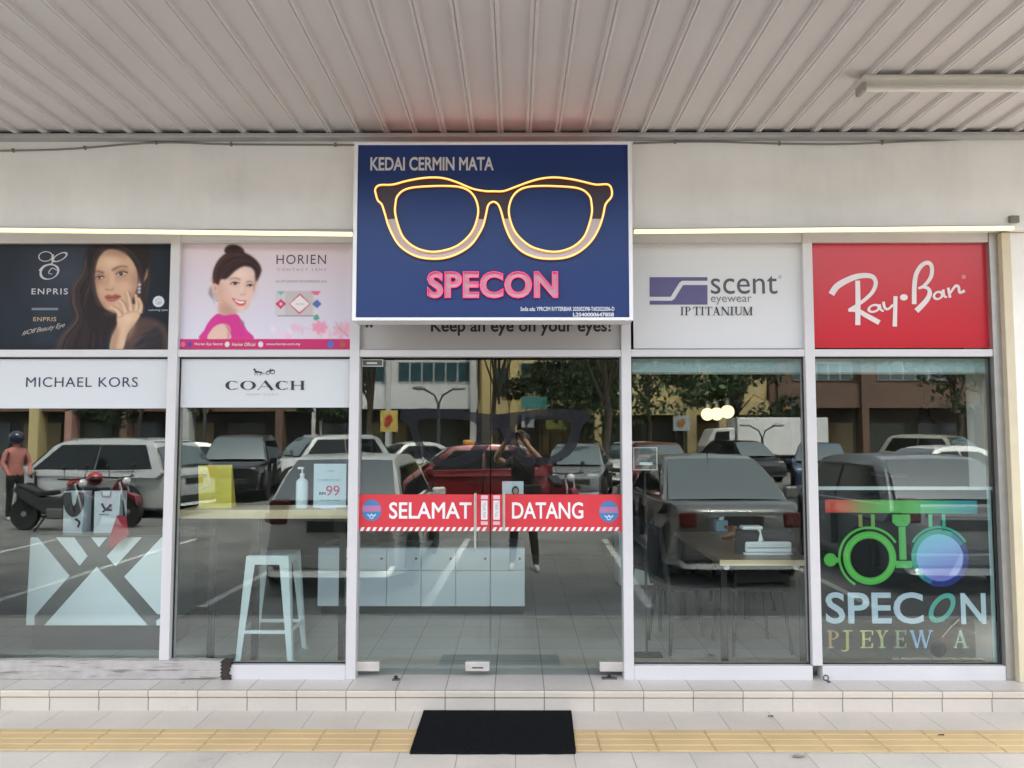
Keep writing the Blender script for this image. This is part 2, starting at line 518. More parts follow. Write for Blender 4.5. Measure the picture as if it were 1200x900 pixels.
            stem(x + k, t, sl=k); stem(x + w - k - T/2, T, sl=T/2 + k*.8); st(x + k, y0, x + w*.48, y1, T); st(x + w*.48, y1, x + w - k - T/2, y0, t)
        elif ch == 'U':
            st(x + k + T/2, y0, x + k + T/2, y0 + .7*h, T); st(x + w - k, y0, x + w - k, y0 + .7*h, t)
            s.ring((x + w/2 + T*.12, y0 + .68*h), w/2 - k + T*.02, .32*h, T*.6, t*1.4, 0, 180)
            st(x, y0 + q, x + 2*k + T, y0 + q, t); st(x + w - 2*k, y0 + q, x + w, y0 + q, t)
        elif ch == 'H':
            stem(x + k + T/2, T); stem(x + w - k - T/2, T); st(x + k + T, y0 + h/2, x + w - k - T, y0 + h/2, t)
        elif ch == 'O': s.ring((x + w/2, y0 + h/2), w/2, h/2, T*1.25, t)
        elif ch == 'C':
            s.ring((x + w/2, y0 + h/2), w/2, h/2, T*1.35, t, 48, 312); st(x + w*.86, y0 + .02*h, x + w*.86, y0 + .32*h, t); st(x + w*.86, y0 + .72*h, x + w*.86, y0 + .98*h, t)
    def build(s, name, m, parent):
        return s.mb.build(name, m, parent, weld=False)
# ------------------------------------------------------------------ shared materials
WHITE_ALU = mat('white coated aluminium', (.60, .585, .59), .42, noise=.05, nscale=5)
GREY_ALU = mat('brushed aluminium', (.36, .35, .33), .38, .6, noise=.08, nscale=12)
PLASTER = mat('cream plaster', (.88, .865, .83), .85, noise=.07, nscale=1.6, bump=.08, bscale=90)
def streaks(m, scale, amount, lo=.48, hi=.75):
    "dirt streaks and stains, stretched along one axis"
    nt = m.node_tree; b = nt.nodes['Principled BSDF']
    tc = nt.nodes.new('ShaderNodeTexCoord'); mp = nt.nodes.new('ShaderNodeMapping'); mp.inputs['Scale'].default_value = scale
    nz = nt.nodes.new('ShaderNodeTexNoise'); nz.inputs['Scale'].default_value = 1; nz.inputs['Detail'].default_value = 9; nz.inputs['Roughness'].default_value = .65
    mr = nt.nodes.new('ShaderNodeMapRange'); mr.inputs[1].default_value = lo; mr.inputs[2].default_value = hi; mr.inputs[3].default_value = 1; mr.inputs[4].default_value = 1 - amount
    x = nt.nodes.new('ShaderNodeMix'); x.data_type = 'RGBA'; x.blend_type = 'MULTIPLY'; x.inputs[0].default_value = 1
    nt.links.new(tc.outputs['Object'], mp.inputs[0]); nt.links.new(mp.outputs[0], nz.inputs['Vector']); nt.links.new(nz.outputs['Fac'], mr.inputs[0])
    s = b.inputs['Base Color']
    if s.links: nt.links.new(s.links[0].from_socket, x.inputs[6])
    else: x.inputs[6].default_value = s.default_value
    nt.links.new(mr.outputs[0], x.inputs[7]); nt.links.new(x.outputs[2], s)
streaks(PLASTER, (5, 5, .9), .06)
streaks(PLASTER, (1.3, 1.3, 2.2), .07, .5, .7)
streaks(WHITE_ALU, (2.5, 2.5, 2.5), .07)
GLASS = glass_mat('window glass', (.955, .985, .97), .074)
BLACK_RUB = mat('black rubber', (.012, .012, .013), .7)
BLACK_GAP = mat('black gasket and gap shade', (.02, .02, .02), .8)  # real gaskets, and black put in for the shade of gaps
STEEL = mat('satin steel', (.5, .5, .48), .28, .9)
def struct(o):
    o['kind'] = 'structure'
    return o

# ------------------------------------------------------------------ the ground
ZT = .12                      # top of the shop's step
Y_STEP = down(600, 833, 0).y
Y_KERB = 2.79
TILE = tile_mat('floor tiles', (.53, .48, .415), (.25, .24, .21), .3, .3, .0, Y_STEP - .3, line=.004, dirt=.24)
STEP_TILE = tile_mat('step tiles', (.56, .515, .47), (.22, .21, .18), .2955, .3, -.1235, Y_STEP - .3, line=.005, dirt=.24)
RISER_TILE = tile_mat('riser tiles', (.55, .50, .445), (.22, .21, .18), .2955, None, -.1235, 0, axes=('X', 'Z'), line=.006)
NOSE_TILE = tile_mat('nosing tiles', (.57, .505, .42), (.22, .21, .18), .2955, None, -.1235, 0, axes=('X', 'Z'), line=.005)
ASPHALT = mat('asphalt', (.125, .124, .117), .85, noise=.35, nscale=1.1, bump=.4, bscale=120)
LINE = mat('road paint', (.40, .40, .38), .7, noise=.25, nscale=6)
YT = (down(600, 881, 0).y, down(600, 855, 0).y)
struct(MB().box(-30, 30, Y_KERB + .12, YT[0], -.4, 0).box(-30, 30, YT[0], YT[1], -.4, -.004).box(-30, 30, YT[1], Y_STEP + .02, -.4, 0).build('sidewalk', TILE))
struct(box('kerb', -30, 30, Y_KERB, Y_KERB + .118, -.4, .003, mat('kerb concrete', (.42, .40, .37), .9, noise=.2, nscale=4, bump=.2), bevel=.015))
struct(MB().box(-400, 400, -400, Y_KERB + .01, ROAD - .2, ROAD).build('ground', ASPHALT))
# parking bays
mb = MB()
for i in range(-7, 9):
    x = -.9 + 2.3 * i
    mb.add([(x - .05 - .02, 1.9, ROAD + .004), (x + .05 - .02, 1.9, ROAD + .004), (x + .05 + .1, -3.2, ROAD + .004), (x - .05 + .1, -3.2, ROAD + .004)], [(0, 1, 2, 3)])
    x -= .4
    mb.add([(x - .05, -9.5, ROAD + .004), (x + .05, -9.5, ROAD + .004), (x + .05, -14.5, ROAD + .004), (x - .05, -14.5, ROAD + .004)], [(0, 1, 2, 3)])
struct(mb.build('parking_line', LINE))

# tactile strip: raised bars in ochre
TACT = mat('ochre tactile tile', (.53, .385, .195), .7, noise=.10, nscale=3)
mb = MB(); gaps = []
nx0 = down(600, 868, 0)
tw = (YT[1] - YT[0])
x0 = -.155
for i in range(-24, 24):
    xa = x0 + i * .3 + .001; xb = xa + .298
    mb.box(xa, xb, YT[0] + .003, YT[1] - .003, -.006, .0015)
    for j in range(4):
        yc = YT[0] + tw * (j + .5) / 4
        mb.add([(xa + .005, yc - .030, .0014), (xb - .005, yc - .030, .0014), (xb - .008, yc - .026, .0042), (xa + .008, yc - .026, .0042),
                (xa + .008, yc + .026, .0042), (xb - .008, yc + .026, .0042), (xb - .005, yc + .030, .0014), (xa + .005, yc + .030, .0014)],
               [(0, 1, 2, 3), (3, 2, 5, 4), (4, 5, 6, 7), (0, 3, 4, 7), (1, 6, 5, 2)])
struct(mb.build('tactile_paving', TACT))

# the step in front of the shop, and the shop's floor
zn = at(600, 817, Y_STEP).z
struct(MB().box(-9, 9, Y_STEP, 5.0, -.1, ZT).build('step', STEP_TILE))
SHOP_TILE = tile_mat('shop floor tiles', (.36, .37, .345), (.14, .14, .13), .2955, .3, -.1235, 4.99, line=.005, rough=.35)
struct(MB().box(-9, 9, 5.0, 9.9, -.1, ZT).build('shop_floor', SHOP_TILE))
struct(box('step_nosing', -9, 9, Y_STEP - .014, Y_STEP + .004, zn, ZT - .002, NOSE_TILE, bevel=.006))
struct(box('step_riser', -9, 9, Y_STEP - .006, Y_STEP + .002, .0, zn - .004, RISER_TILE))

# ------------------------------------------------------------------ shopfront
YF = 4.90
XL = at(-36, 600, YF).x          # left edge post just outside the picture
xm = [at(203, 415, YF).x, at(416, 415, YF).x, at(733.5, 415, YF).x, at(948.5, 415, YF).x]
XR = at(1175, 500, YF).x
MW = .031
shop = thing('shopfront', 'white aluminium shopfront with glass double doors between tall windows under a plaster band', 'shop front', (0, YF, ZT))
ZTR0, ZTR1 = at(600, 418, YF).z, at(600, 409.5, YF).z         # transom
ZTOP = at(600, 280, YF).z
for i, x in enumerate([XL] + xm):
    box('mullion', x - MW, x + MW, YF - .012, YF + .09, ZT + (.0 if i in (2, 3) else .088), ZTOP + .08, WHITE_ALU, shop, bevel=.003)
box('mullion', at(1163, 415, YF).x, at(1175.5, 415, YF).x, YF - .012, YF + .09, ZT, ZTOP + .08, GREY_ALU, shop, bevel=.003)
segs = [(XL + MW, xm[0] - MW), (xm[0] + MW, xm[1] - MW), (xm[1] + MW, xm[2] - MW), (xm[2] + MW, xm[3] - MW), (xm[3] + MW, at(1163, 415, YF).x)]
for a, b in segs:
    box('transom', a, b, YF - .006, YF + .085, ZTR0, ZTR1, WHITE_ALU, shop, bevel=.003)
    box('head_rail', a, b, YF - .006, YF + .085, at(600, 284.5, YF).z, ZTOP + .08, WHITE_ALU, shop, bevel=.003)
ZS = at(600, 779.5, YF).z
for k in (0, 1, 3, 4):
    a, b = segs[k]
    box('bottom_rail', a, b, YF - .008, YF + .085, ZT - .002, ZS, WHITE_ALU, shop, bevel=.003)
# glazing beads: dark lines round the panes
for k in (0, 1, 3, 4):
    a, b = segs[k]
    m_ = MB()
    for (p, q, r_, s_) in ((a, a + .008, ZS, ZTR0), (b - .008, b, ZS, ZTR0), (a + .008, b - .008, ZS, ZS + .008), (a + .008, b - .008, ZTR0 - .010, ZTR0)):
        m_.box(p, q, YG - .012, YG - .002, r_, s_)
    m_.build('gasket', BLACK_GAP, shop)
    box('window_pane', a + .001, b - .001, YG, YG + .008, ZS + .001, ZTR0 - .001, GLASS, shop)
# wall bands
zf = at(600, 268, 4.78).z
ZC = at(600, 159, 4.76).z
XPIER = at(1190.5, 500, 4.87).x
fas = MB().box(-9, XPIER + 1.1, 4.78, 5.0, zf, ZC + .2).box(-9, XPIER - .003, 4.9 + .092, 5.0, ZTOP + .08, zf).build('fascia', PLASTER, shop)
box('upper_wall', -14, 14, 4.80, 5.1, ZC + .21, 11, PLASTER, shop)
box('pier', XPIER, XPIER + 1.1, 4.87, 5.4, ZT - .02, zf - .002, PLASTER, shop, bevel=.008)
box('side_wall', -9, XL - MW, YF, 5.05, ZT, ZTOP + .08, PLASTER, shop)
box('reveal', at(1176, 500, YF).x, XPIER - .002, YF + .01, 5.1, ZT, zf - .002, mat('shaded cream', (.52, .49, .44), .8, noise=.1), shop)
# doors
XD = at(574.5, 600, YF).x
zd1, zd0 = at(600, 420, YF).z, at(600, 788, YF).z
CHROME = mat('chrome', (.72, .72, .72), .16, 1)
for nm, a, b, hx in (('L', xm[1] + MW + .006, XD - .003, 557), ('R', XD + .003, xm[2] - MW - .006, 590.5)):
    d = box('glass_door', a, b, YG, YG + .011, zd0 + .012, zd1 - .006, GLASS, shop)
    ch = MB()
    hxx = at(hx, 600, YG - .05).x
    zt_, zb_ = at(600, 578, YG - .05).z, at(600, 645 if nm == 'L' else 622, YG - .05).z
    ch.tube([(hxx, YG - .055, zb_), (hxx, YG - .055, zt_)], .0085, 14)
    for z in (zb_ + .06, zt_ - .06): ch.tube([(hxx, YG - .055, z), (hxx, YG + .002, z)], .008, 10)
    ch.build('handle', STEEL, d, smooth=True)
    for z0_, z1_, pa, pb in ((777.5, 788.5, (415.5, 574.5 - 30) [nm == 'R'] if nm == 'L' else 703.5, 443.5 if nm == 'L' else 732),):
        pa_, pb_ = at(pa, 783, YF).x, at(pb, 783, YF).x
        pf = box('patch_fitting', pa_, pb_, YG - .014, YG + .026, at(600, z1_, YF).z, at(600, z0_, YF).z, mat('brushed patch steel', (.58, .55, .51), .42, .35, noise=.08, nscale=20), d, bevel=.003)
    if nm == 'L':
        box('patch_fitting', at(545, 783, YF).x, at(573.4, 783, YF).x, YG - .014, YG + .026, at(600, 788.2, YF).z, at(600, 777.5, YF).z, _mats['brushed patch steel'], d, bevel=.003)
        box('lock', at(553, 783, YF).x, at(566, 783, YF).x, YG - .017, YG - .012, at(600, 784.8, YF).z, at(600, 783.2, YF).z, mat('dark steel', (.12, .12, .12), .4, .6), d)
# floor springs and stops by the doors
for px, py, wd, lab in ((464, 797, 9, 'small dark square door stop on the step at the left door'), (714, 795.5, 19, 'small dark door stop plate on the step under the right door hinge')):
    p = down(px, py, ZT)
    t = thing('door_stop', lab, 'door stop', (p.x, p.y, ZT))
    MB().box(p.x - wd/400, p.x + wd/400, p.y - .018, p.y + .018, ZT, ZT + .008).build('plate', mat('dark steel'), t, bevel=.003)
    MB().lathe([(.012, 0), (.012, .016), (.007, .02)], (p.x, p.y, ZT + .007)).build('rubber_stud', BLACK_RUB, t, smooth=True)

# ------------------------------------------------------------------ canopy ceiling with its ribs
canopy = thing('canopy_ceiling', 'grey ribbed metal ceiling over the sidewalk in front of the shop', 'ceiling', (0, 4.7, ZC))
YC0 = 3.08
PAN = mat('grey painted metal sheet', (.62, .59, .575), .5, spec=.3, noise=.05, nscale=1.2)
xr0 = at(586.7, 157, 4.76).x
pitch = (at(653, 157, 4.76).x - at(586.7, 157, 4.76).x) / 2
prof = []
i0, i1 = -45, 45
HP = .022
for i in range(i0, i1):
    x = xr0 + i * pitch
    prof += [(x - .022, ZC + HP), (x - .015, ZC), (x - .004, ZC - .0015), (x, ZC + .006), (x + .004, ZC - .0015), (x + .015, ZC), (x + .022, ZC + HP)]
vs = [(x, YC0, z) for x, z in prof] + [(x, 4.745, z) for x, z in prof]
n = len(prof)
MB().add(vs, [(i, i + 1, n + i + 1, n + i) for i in range(n - 1)]).build('ribbed_sheet', PAN, canopy)
box('roof_slab', -14, 14, YC0 - .05, 4.78, ZC + HP + .06, ZC + HP + .25, mat('roof concrete', (.4, .39, .37), .9), canopy)
box('front_beam', -14, 14, YC0 - .2, YC0 + .0, ZC + .003, ZC + .4, PLASTER, canopy)
box('edge_trim', -9, XPIER + 1.1, 4.70, 4.79, ZC - .028, ZC - .003, mat('grey trim', (.42, .41, .40), .4, .3, noise=.1, nscale=6), canopy, bevel=.003)
box('end_void', -9, 9, 4.752, 4.79, ZC, ZC + .06, BLACK_GAP, canopy)  # black strip in place of the shade behind the rib ends

# cables sagging along the top of the wall
CAB = mat('dusty grey cable', (.22, .21, .19), .6)
for lab, pts in (('thin grey cable drooping along the ceiling edge left of the blue sign', [(-30, 177), (40, 176), (90, 174), (150, 169), (200, 167), (260, 169), (330, 169.5), (416, 170)]),
                 ('thin grey cable drooping along the ceiling edge right of the blue sign', [(742, 168), (820, 166), (900, 168), (980, 169), (1060, 166), (1130, 163), (1192, 157)])):
    p = [at(x, y, 4.772) for x, y in smooth_loop(pts, False)]
    t = tag(MB().tube(p, .006, 6).build('cable', CAB, smooth=True), lab, 'cable')
    for q in p[4::9]: MB().box(q.x - .006, q.x + .006, q.y - .009, q.y + .008, q.z - .010, q.z + .012).build('cable_clip', mat('olive clip', (.20, .19, .15), .6), t)

# unlit tube light on the ceiling
q = at(1004, 90, 3.98)
XB = at(1003, 80, 3.98).x
lt = thing('ceiling_tube_light', 'long unlit fluorescent batten fixed under the ribbed ceiling', 'ceiling light', (XB, 3.98, ZC))
BATT = mat('cream batten enamel', (.58, .55, .47), .45, noise=.06)
zb_ = ZC - .002
MB().prism([(3.98 - .05, zb_), (3.98 - .05, zb_ - .02), (3.98 - .022, zb_ - .05), (3.98 + .022, zb_ - .05), (3.98 + .05, zb_ - .02), (3.98 + .05, zb_)], 'x', XB + .02, XB + 1.24).build('housing', BATT, lt, bevel=.004)
for e in (XB, XB + 1.235): box('end_cap', e, e + .025, 3.915, 4.0, zb_ - .095, zb_ - .045, mat('grey plastic', (.3, .29, .27), .5), lt, bevel=.006)
MB().tube([(XB + .025, 3.945, zb_ - .075), (XB + 1.235, 3.945, zb_ - .075)], .014, 16).build('tube', mat('unlit tube glass', (.72, .70, .64), .2), lt, smooth=True)

# ------------------------------------------------------------------ led strips
LED_W = mat('warm led diffuser', (.9, .85, .65), .4, emit=(1, .80, .34), strength=.17)
for lab, pts in (('lit warm white light strip over the two women posters', ((-30, 269.2), (413, 274.5))), ('lit warm white light strip over the white and the red posters right of the sign', ((743, 271.5), (1187, 267.2)))):
    yl = 4.745
    a, b = at(*pts[0], yl), at(*pts[1], yl)
    t = thing('light_strip', lab, 'light strip', ((a.x + b.x) / 2, yl, a.z))
    d = b - a
    MB().bar(a, b, .022, .024).build('diffuser', LED_W, t)
    off = Vector((0, .013, .013))
    MB().bar(a + off, b + off, .05, .004).build('channel', GREY_ALU, t)
    off = Vector((0, .022, .019))
    MB().bar(a + off, b + off, .026, .006).build('shadow_line', BLACK_GAP, t)  # black bar painted in as the thin shadow gap above the strip

# cream pipe up the right edge, with the little clip at its head
xa, xb = at(1177, 400, 4.86).x, at(1187.5, 400, 4.86).x
t = thing('trunking', 'cream plastic cable trunking running up the right edge of the shopfront', 'trunking', (xa, 4.86, ZT))
box('cover', xa, xb, 4.845, 4.9, ZT, zf - .01, mat('cream plastic', (.60, .53, .38), .45, noise=.06), t, bevel=.004)
box('shadow_gap', xb + .001, xb + .012, 4.89, 4.9, ZT, zf - .01, BLACK_GAP, t)  # black strip, the gap's shade put into its colour
box('clip', xa + .002, xb + .005, 4.755, 4.778, zf + .03, zf + .075, mat('olive clip', (.20, .19, .15), .6), t, bevel=.004)

# ------------------------------------------------------------------ big blue sign with neon spectacles
YSN = 4.52
sg = thing('shop_sign', 'dark blue light box sign with glowing neon spectacles above the doors', 'sign', at(577, 376, YSN))
def rect(a, b, c, d, Y):
    A, B = at(a, (b + d) / 2, Y), at(c, (b + d) / 2, Y)
    return A.x, B.x, at(600, d, Y).z, at(600, b, Y).z
X0, X1, Z0, Z1 = rect(414, 167, 741, 375.5, YSN)
NAVY = mat('navy acrylic', (.013, .031, .14), .33, spec=.55)
NAVY.node_tree.nodes['Principled BSDF'].inputs['Specular Tint'].default_value = (.6, .75, 1, 1)
fw_ = .022
fr = MB()
fr.box(X0, X1, YSN - .004, YSN + .18, Z0, Z0 + fw_ * .8).box(X0, X1, YSN - .004, YSN + .18, Z1 - fw_ * .6, Z1)
fr.box(X0, X0 + fw_, YSN - .004, YSN + .18, Z0 + fw_ * .8, Z1 - fw_ * .6).box(X1 - fw_, X1, YSN - .004, YSN + .18, Z0 + fw_ * .8, Z1 - fw_ * .6)
fr.build('frame', mat('sign frame white', (.88, .88, .89), .4), sg)
box('panel', X0 + fw_ - .001, X1 - fw_ + .001, YSN + .004, YSN + .03, Z0 + fw_ * .7, Z1 - fw_ * .5, NAVY, sg)
box('back_box', X0 + .01, X1 - .01, YSN + .035, YSN + .17, Z0 + .004, Z1 - .004, GREY_ALU, sg)
MB().tube([(X0 + .12, YSN + .034, Z1 + .006), (X1 - .12, YSN + .034, Z1 + .006)], .005, 8).build('added_glow_strip', mat('added red glow strip', (1, .1, .05), .4, emit=(1, .16, .10), strength=.38), sg)  # added lamp, unseen on the sign's top, to tint the ceiling red
for zz in (Z0 + .3, Z1 - .3):
    for xx in (X0 + .35, X1 - .35): MB().box(xx - .02, xx + .02, YSN + .17, 4.783, zz - .02, zz + .02).build('bracket', GREY_ALU, sg)
YT_ = YSN + .0028
SIGN_GREY = mat('sign letter grey', (.62, .60, .58), .5)
text('lettering', 'KEDAI CERMIN MATA', 434, 578.5, 184, 200, YT_, SIGN_GREY, sg, bold=.022, spacing=.98)
TG = lambda p: (400 + p[0] / 3.3333, 160 + p[1] / 3.3333)
outer = [(135,225),(133,205),(150,190),(200,188),(250,175),(300,165),(350,160),(400,163),(450,178),(510,203),(560,213),(597,214),(635,213),(680,197),(740,175),(790,163),(840,160),(900,167),(950,178),(995,188),(1040,187),(1055,205),(1055,235),(1032,265),(1022,310),(1005,360),(975,410),(930,450),(880,472),(820,478),(760,472),(705,448),(665,405),(640,350),(625,295),(612,265),(593,255),(574,268),(565,305),(555,345),(535,385),(505,425),(460,455),(410,473),(360,478),(300,470),(250,445),(215,410),(185,350),(170,300),(158,265),(143,250)]
lensL = [(212,260),(218,235),(240,212),(275,200),(330,195),(400,193),(460,197),(500,213),(525,245),(535,290),(525,340),(505,380),(470,415),(430,437),(370,450),(320,445),(275,425),(240,390),(220,340),(210,295)]
lensR = [(1189 - x, y) for x, y in lensL]
so_, sl_, sr_ = smooth_loop(outer, k=4), smooth_loop(lensL, k=5), smooth_loop(lensR, k=5)
fill2d('frame_front', [so_, sl_, sr_], YT_, mat('sign dark plum', (.035, .026, .05), .35), sg, TG)
def lower(lens, outl):
    a = [p for p in outl if p[1] > 322]; b = [p for p in lens if p[1] > 322]
    return a, b
LIGHT_G = mat('sign pale grey', (.50, .52, .60), .45)
for lo_, hi_, lens in ((130, 597, sl_), (597, 1060, sr_)):
    a = sorted([p for p in so_ if p[1] >= 318 and lo_ < p[0] < hi_], key=lambda p: math.atan2(p[1] - 290, p[0] - (372 if lo_ < 500 else 817)))
    b = sorted([p for p in lens if p[1] >= 318], key=lambda p: math.atan2(p[1] - 290, p[0] - (372 if lo_ < 500 else 817)), reverse=True)
    fill2d('rim_lower', [a + b], YT_ - .001, LIGHT_G, sg, TG)
NEON_Y = mat('amber neon', (1, .5, .1), .4, emit=(1, .34, .03), strength=.115)
NEON_C = mat('amber neon core', (1, .8, .4), .4, emit=(1, .66, .16), strength=.17)
ne = []
for lp in (so_, sl_, sr_):
    ne.append([at(*TG(p), YSN - .018) for p in lp])
for p in ne:
    o = MB().tube(p, .0066, 8, True).build('neon_tube', NEON_Y, sg, smooth=True)
    MB().tube([v - Vector((0, .0052, 0)) for v in p], .0032, 6, True).build('glow_core', NEON_C, o, smooth=True)
YN = YSN - .010
PINK = mat('pink neon', (1, .1, .3), .4, emit=(1, .05, .18), strength=.085)
PINKL = mat('pink sign letters', (.50, .43, .47), .4)
text('lettering', 'SPECON', 502, 653, 319.6, 348.8, YT_ - .0022, PINKL, sg, bold=.034, spacing=1.06)
text('neon_lettering', 'SPECON', 500.8, 654, 318.4, 350.1, YSN - .001, PINK, sg, outline=.0125, offs=.034, spacing=1.06, depth=.02, res=4)
text('small_print', "Sedia ada: YPRCSM R/YTERBIAR 202002398-T602022006-D", 610, 720, 359.5, 364.5, YT_, mat('sign white', (.75, .75, .77), .5), sg, bold=.02)
text('small_print', 'L2S40000647858', 671.5, 719.5, 366.3, 371, YT_, mat('sign white'), sg, bold=.03)

# ------------------------------------------------------------------ upper posters
YP = YF + .028
def sheet(name, label, a, b, c, d, Y, cat='poster', m=None, th=.012):
    x0_, x1_, z0_, z1_ = rect(a, b, c, d, Y)
    t = thing(name, label, cat, ((x0_ + x1_) / 2, Y, z0_))
    if m: box('sheet', x0_, x1_, Y, Y + th, z0_, z1_, m, t)
    return t
PRINT = attr_mat('printed film', .5)
WHITE_FILM = mat('white film', (.64, .64, .65), .45)
# 1 black poster with a portrait
t = sheet('poster', 'black poster of a long haired woman resting her chin on her hand', -28, 284, 200.5, 409, YP, m=mat('black film', (.02, .022, .026), .5, spec=.15))
c = Canvas(-28, 284, 200.5, 409, c8(38, 44, 52))
c.a -= np.clip((90 - np.hypot(c.X - 75, (c.Y - 310) * 1.2)), -60, 0)[..., None] * -.0006
c.a += np.clip(1 - np.hypot((c.X - 80) / 70, (c.Y - 320) / 60), 0, 1)[..., None] * np.array([.09, .085, .10])
c.T = lambda p: (p[0] / 5.624, 260 + p[1] / 5.624)
HD = c8(42, 35, 37)
rs = random.Random(4)
c.fill([(640,122),(580,160),(560,250),(548,340),(505,410),(470,455),(478,560),(505,640),(480,700),(420,770),(395,860),(640,860),(760,720),(930,600),(985,350),(972,200),(905,140),(760,112)], HD, 1.6)
def strands(c, flow, n, spread, cols, wd=(2, 4), al=(.10, .35), bl=.5):
    for k in range(n):
        f = rs.uniform(-1, 1)
        c.stroke([(x + f * sx_ + rs.uniform(-4, 4), y + f * sy_ + rs.uniform(-4, 4)) for (x, y, sx_, sy_) in flow], (rs.uniform(*wd), rs.uniform(*wd)), rs.choice(cols), bl, rs.uniform(*al))
BR = [c8(92, 74, 66), c8(70, 56, 54), c8(112, 92, 82), c8(14, 12, 16), c8(20, 16, 20)]
strands(c, [(640,140,40,8),(575,240,24,10),(555,340,22,6),(500,430,30,6),(505,540,28,4),(530,640,34,4),(450,760,50,10),(420,850,60,0)], 60, 1, BR + [c8(120, 98, 86), c8(104, 84, 76)], (2, 5), (.2, .5))
strands(c, [(640,150,30,8),(600,260,22,8),(600,400,26,6),(570,520,46,6),(600,640,70,8),(580,850,110,0)], 50, 1, BR, (2, 5), (.2, .45))
strands(c, [(780,118,60,4),(900,150,30,16),(965,250,14,14),(975,380,12,10),(950,520,26,10)], 26, 1, BR)
c.fill([(900,640),(960,628),(1050,655),(1110,715),(1120,860),(820,860),(850,740)], c8(84, 66, 62), 2.0)
c.fill([(960,720),(1060,700),(1080,860),(900,860)], c8(38, 40, 46), 2.5, .8)
c.fill([(925,320),(945,298),(968,310),(965,360),(940,400),(912,415)], c8(190, 152, 126), .7)
c.ell((942,350), 8, 26, c8(138, 98, 80), 1.0, .6)
SK = c8(206, 168, 141)
c.fill([(618,350),(622,270),(650,210),(705,180),(780,190),(850,235),(895,310),(905,400),(885,480),(850,545),(800,592),(735,598),(680,560),(640,490),(622,420)], SK, .8)
c.ell((632,420), 26, 110, c8(150, 112, 92), 4, .75, .06)
c.ell((672,545), 26, 60, c8(150, 112, 92), 4, .7, -.7)
c.ell((885,420), 34, 110, c8(158, 118, 98), 4.5, .75, .12)
c.ell((760,200), 110, 26, c8(140, 104, 88), 4, .7)
c.ell((726,262), 60, 36, c8(232, 202, 178), 4, .75)
c.ell((836,430), 46, 36, c8(224, 180, 154), 4, .7)
c.ell((660,440), 18, 34, c8(222, 182, 156), 3, .6)
c.ell((745,562), 34, 16, c8(222, 184, 158), 3, .6)
c.ell((790,372), 52, 16, c8(182, 138, 116), 2.4, .6, -.12); c.ell((650,394), 34, 14, c8(176, 132, 112), 2.4, .6)
c.fill([(600,200),(640,186),(700,168),(800,178),(862,236),(905,320),(928,410),(960,330),(982,200),(900,128),(700,116),(600,140)], HD, 1.3)
c.fill([(560,200),(620,160),(664,188),(628,250),(613,340),(622,430),(640,500),(690,570),(750,616),(640,740),(560,620),(590,420)], HD, 1.3)
strands(c, [(700,135,40,14),(800,160,30,16),(880,230,20,16),(925,330,16,16),(940,420,14,10)], 34, 1, BR)
strands(c, [(680,160,26,10),(630,230,14,10),(608,340,14,8),(620,450,14,6),(660,560,20,8)], 34, 1, BR)
c.ell((745,604), 60, 10, c8(96, 70, 62), 1.6, .7)
for (x, y, s_, r_) in ((795, 342, 1, -.12), (652, 368, .78, -.1)):
    c.ell((x, y - 10), 46*s_, 20*s_, c8(140, 98, 84), 2.2, .65, r_)
    c.ell((x, y), 31*s_, 10*s_, c8(214, 200, 192), .4, 1, r_)
    c.ell((x - 2, y - 1), 13*s_, 11*s_, c8(58, 44, 38), .4)
    c.ell((x - 5, y - 4), 3.5, 3, c8(210, 200, 195), .3, .8)
    c.stroke([(x - 36*s_, y + 5), (x - 12*s_, y - 11*s_), (x + 14*s_, y - 13*s_), (x + 43*s_, y - 9*s_)], (4, 6), c8(30, 21, 22), .45)
    c.stroke([(x - 32*s_, y - 8), (x, y - 22*s_), (x + 36*s_, y - 18*s_)], (2, 3), c8(120, 84, 70), .6, .6)
    c.stroke([(x - 28*s_, y + 9), (x, y + 12*s_), (x + 32*s_, y + 3)], (2, 2.5), c8(110, 78, 68), .6, .7)
for pts, w_ in (([(732,320),(765,300),(800,291),(838,298)], (13, 5)), ([(610,330),(640,324),(680,336)], (5, 11))): c.stroke(pts, w_, c8(84, 60, 52), .9, .85)
c.stroke([(714,325),(706,385),(692,428)], (8, 18), c8(166, 124, 103), 2.6, .7)
c.stroke([(738,320),(736,408)], (9, 15), c8(236, 208, 186), 2.2, .65)
c.ell((724,432), 22, 14, c8(208, 170, 146), 1.6, .5)
c.stroke([(692,440),(712,449),(736,446),(752,437)], (7, 5), c8(132, 90, 76), .9, .8)
c.fill([(690,493),(715,479),(738,485),(760,477),(798,489),(775,512),(740,526),(708,518)], c8(160, 92, 84), .7)
c.ell((742,511), 26, 6, c8(196, 130, 120), 1.0, .6)
c.stroke([(692,495),(735,498),(796,491)], (2.5, 3.5), c8(92, 46, 46), .5)
c.stroke([(715,538),(745,543),(772,534)], (6, 5), c8(160, 118, 98), 1.6, .7)
HK = c8(214, 180, 150)
c.fill([(775,600),(800,570),(880,540),(925,560),(930,610),(890,680),(850,740),(815,850),(740,850),(745,760),(775,690)], HK, .8)
c.fill([(745,760),(778,680),(792,720),(770,850),(740,850)], c8(160, 122, 100), 2.6, .8)
c.ell((850,640), 40, 30, c8(230, 200, 172), 2.6, .6)
c.ell((870,720), 18, 70, c8(176, 138, 114), 2.4, .6, .4)
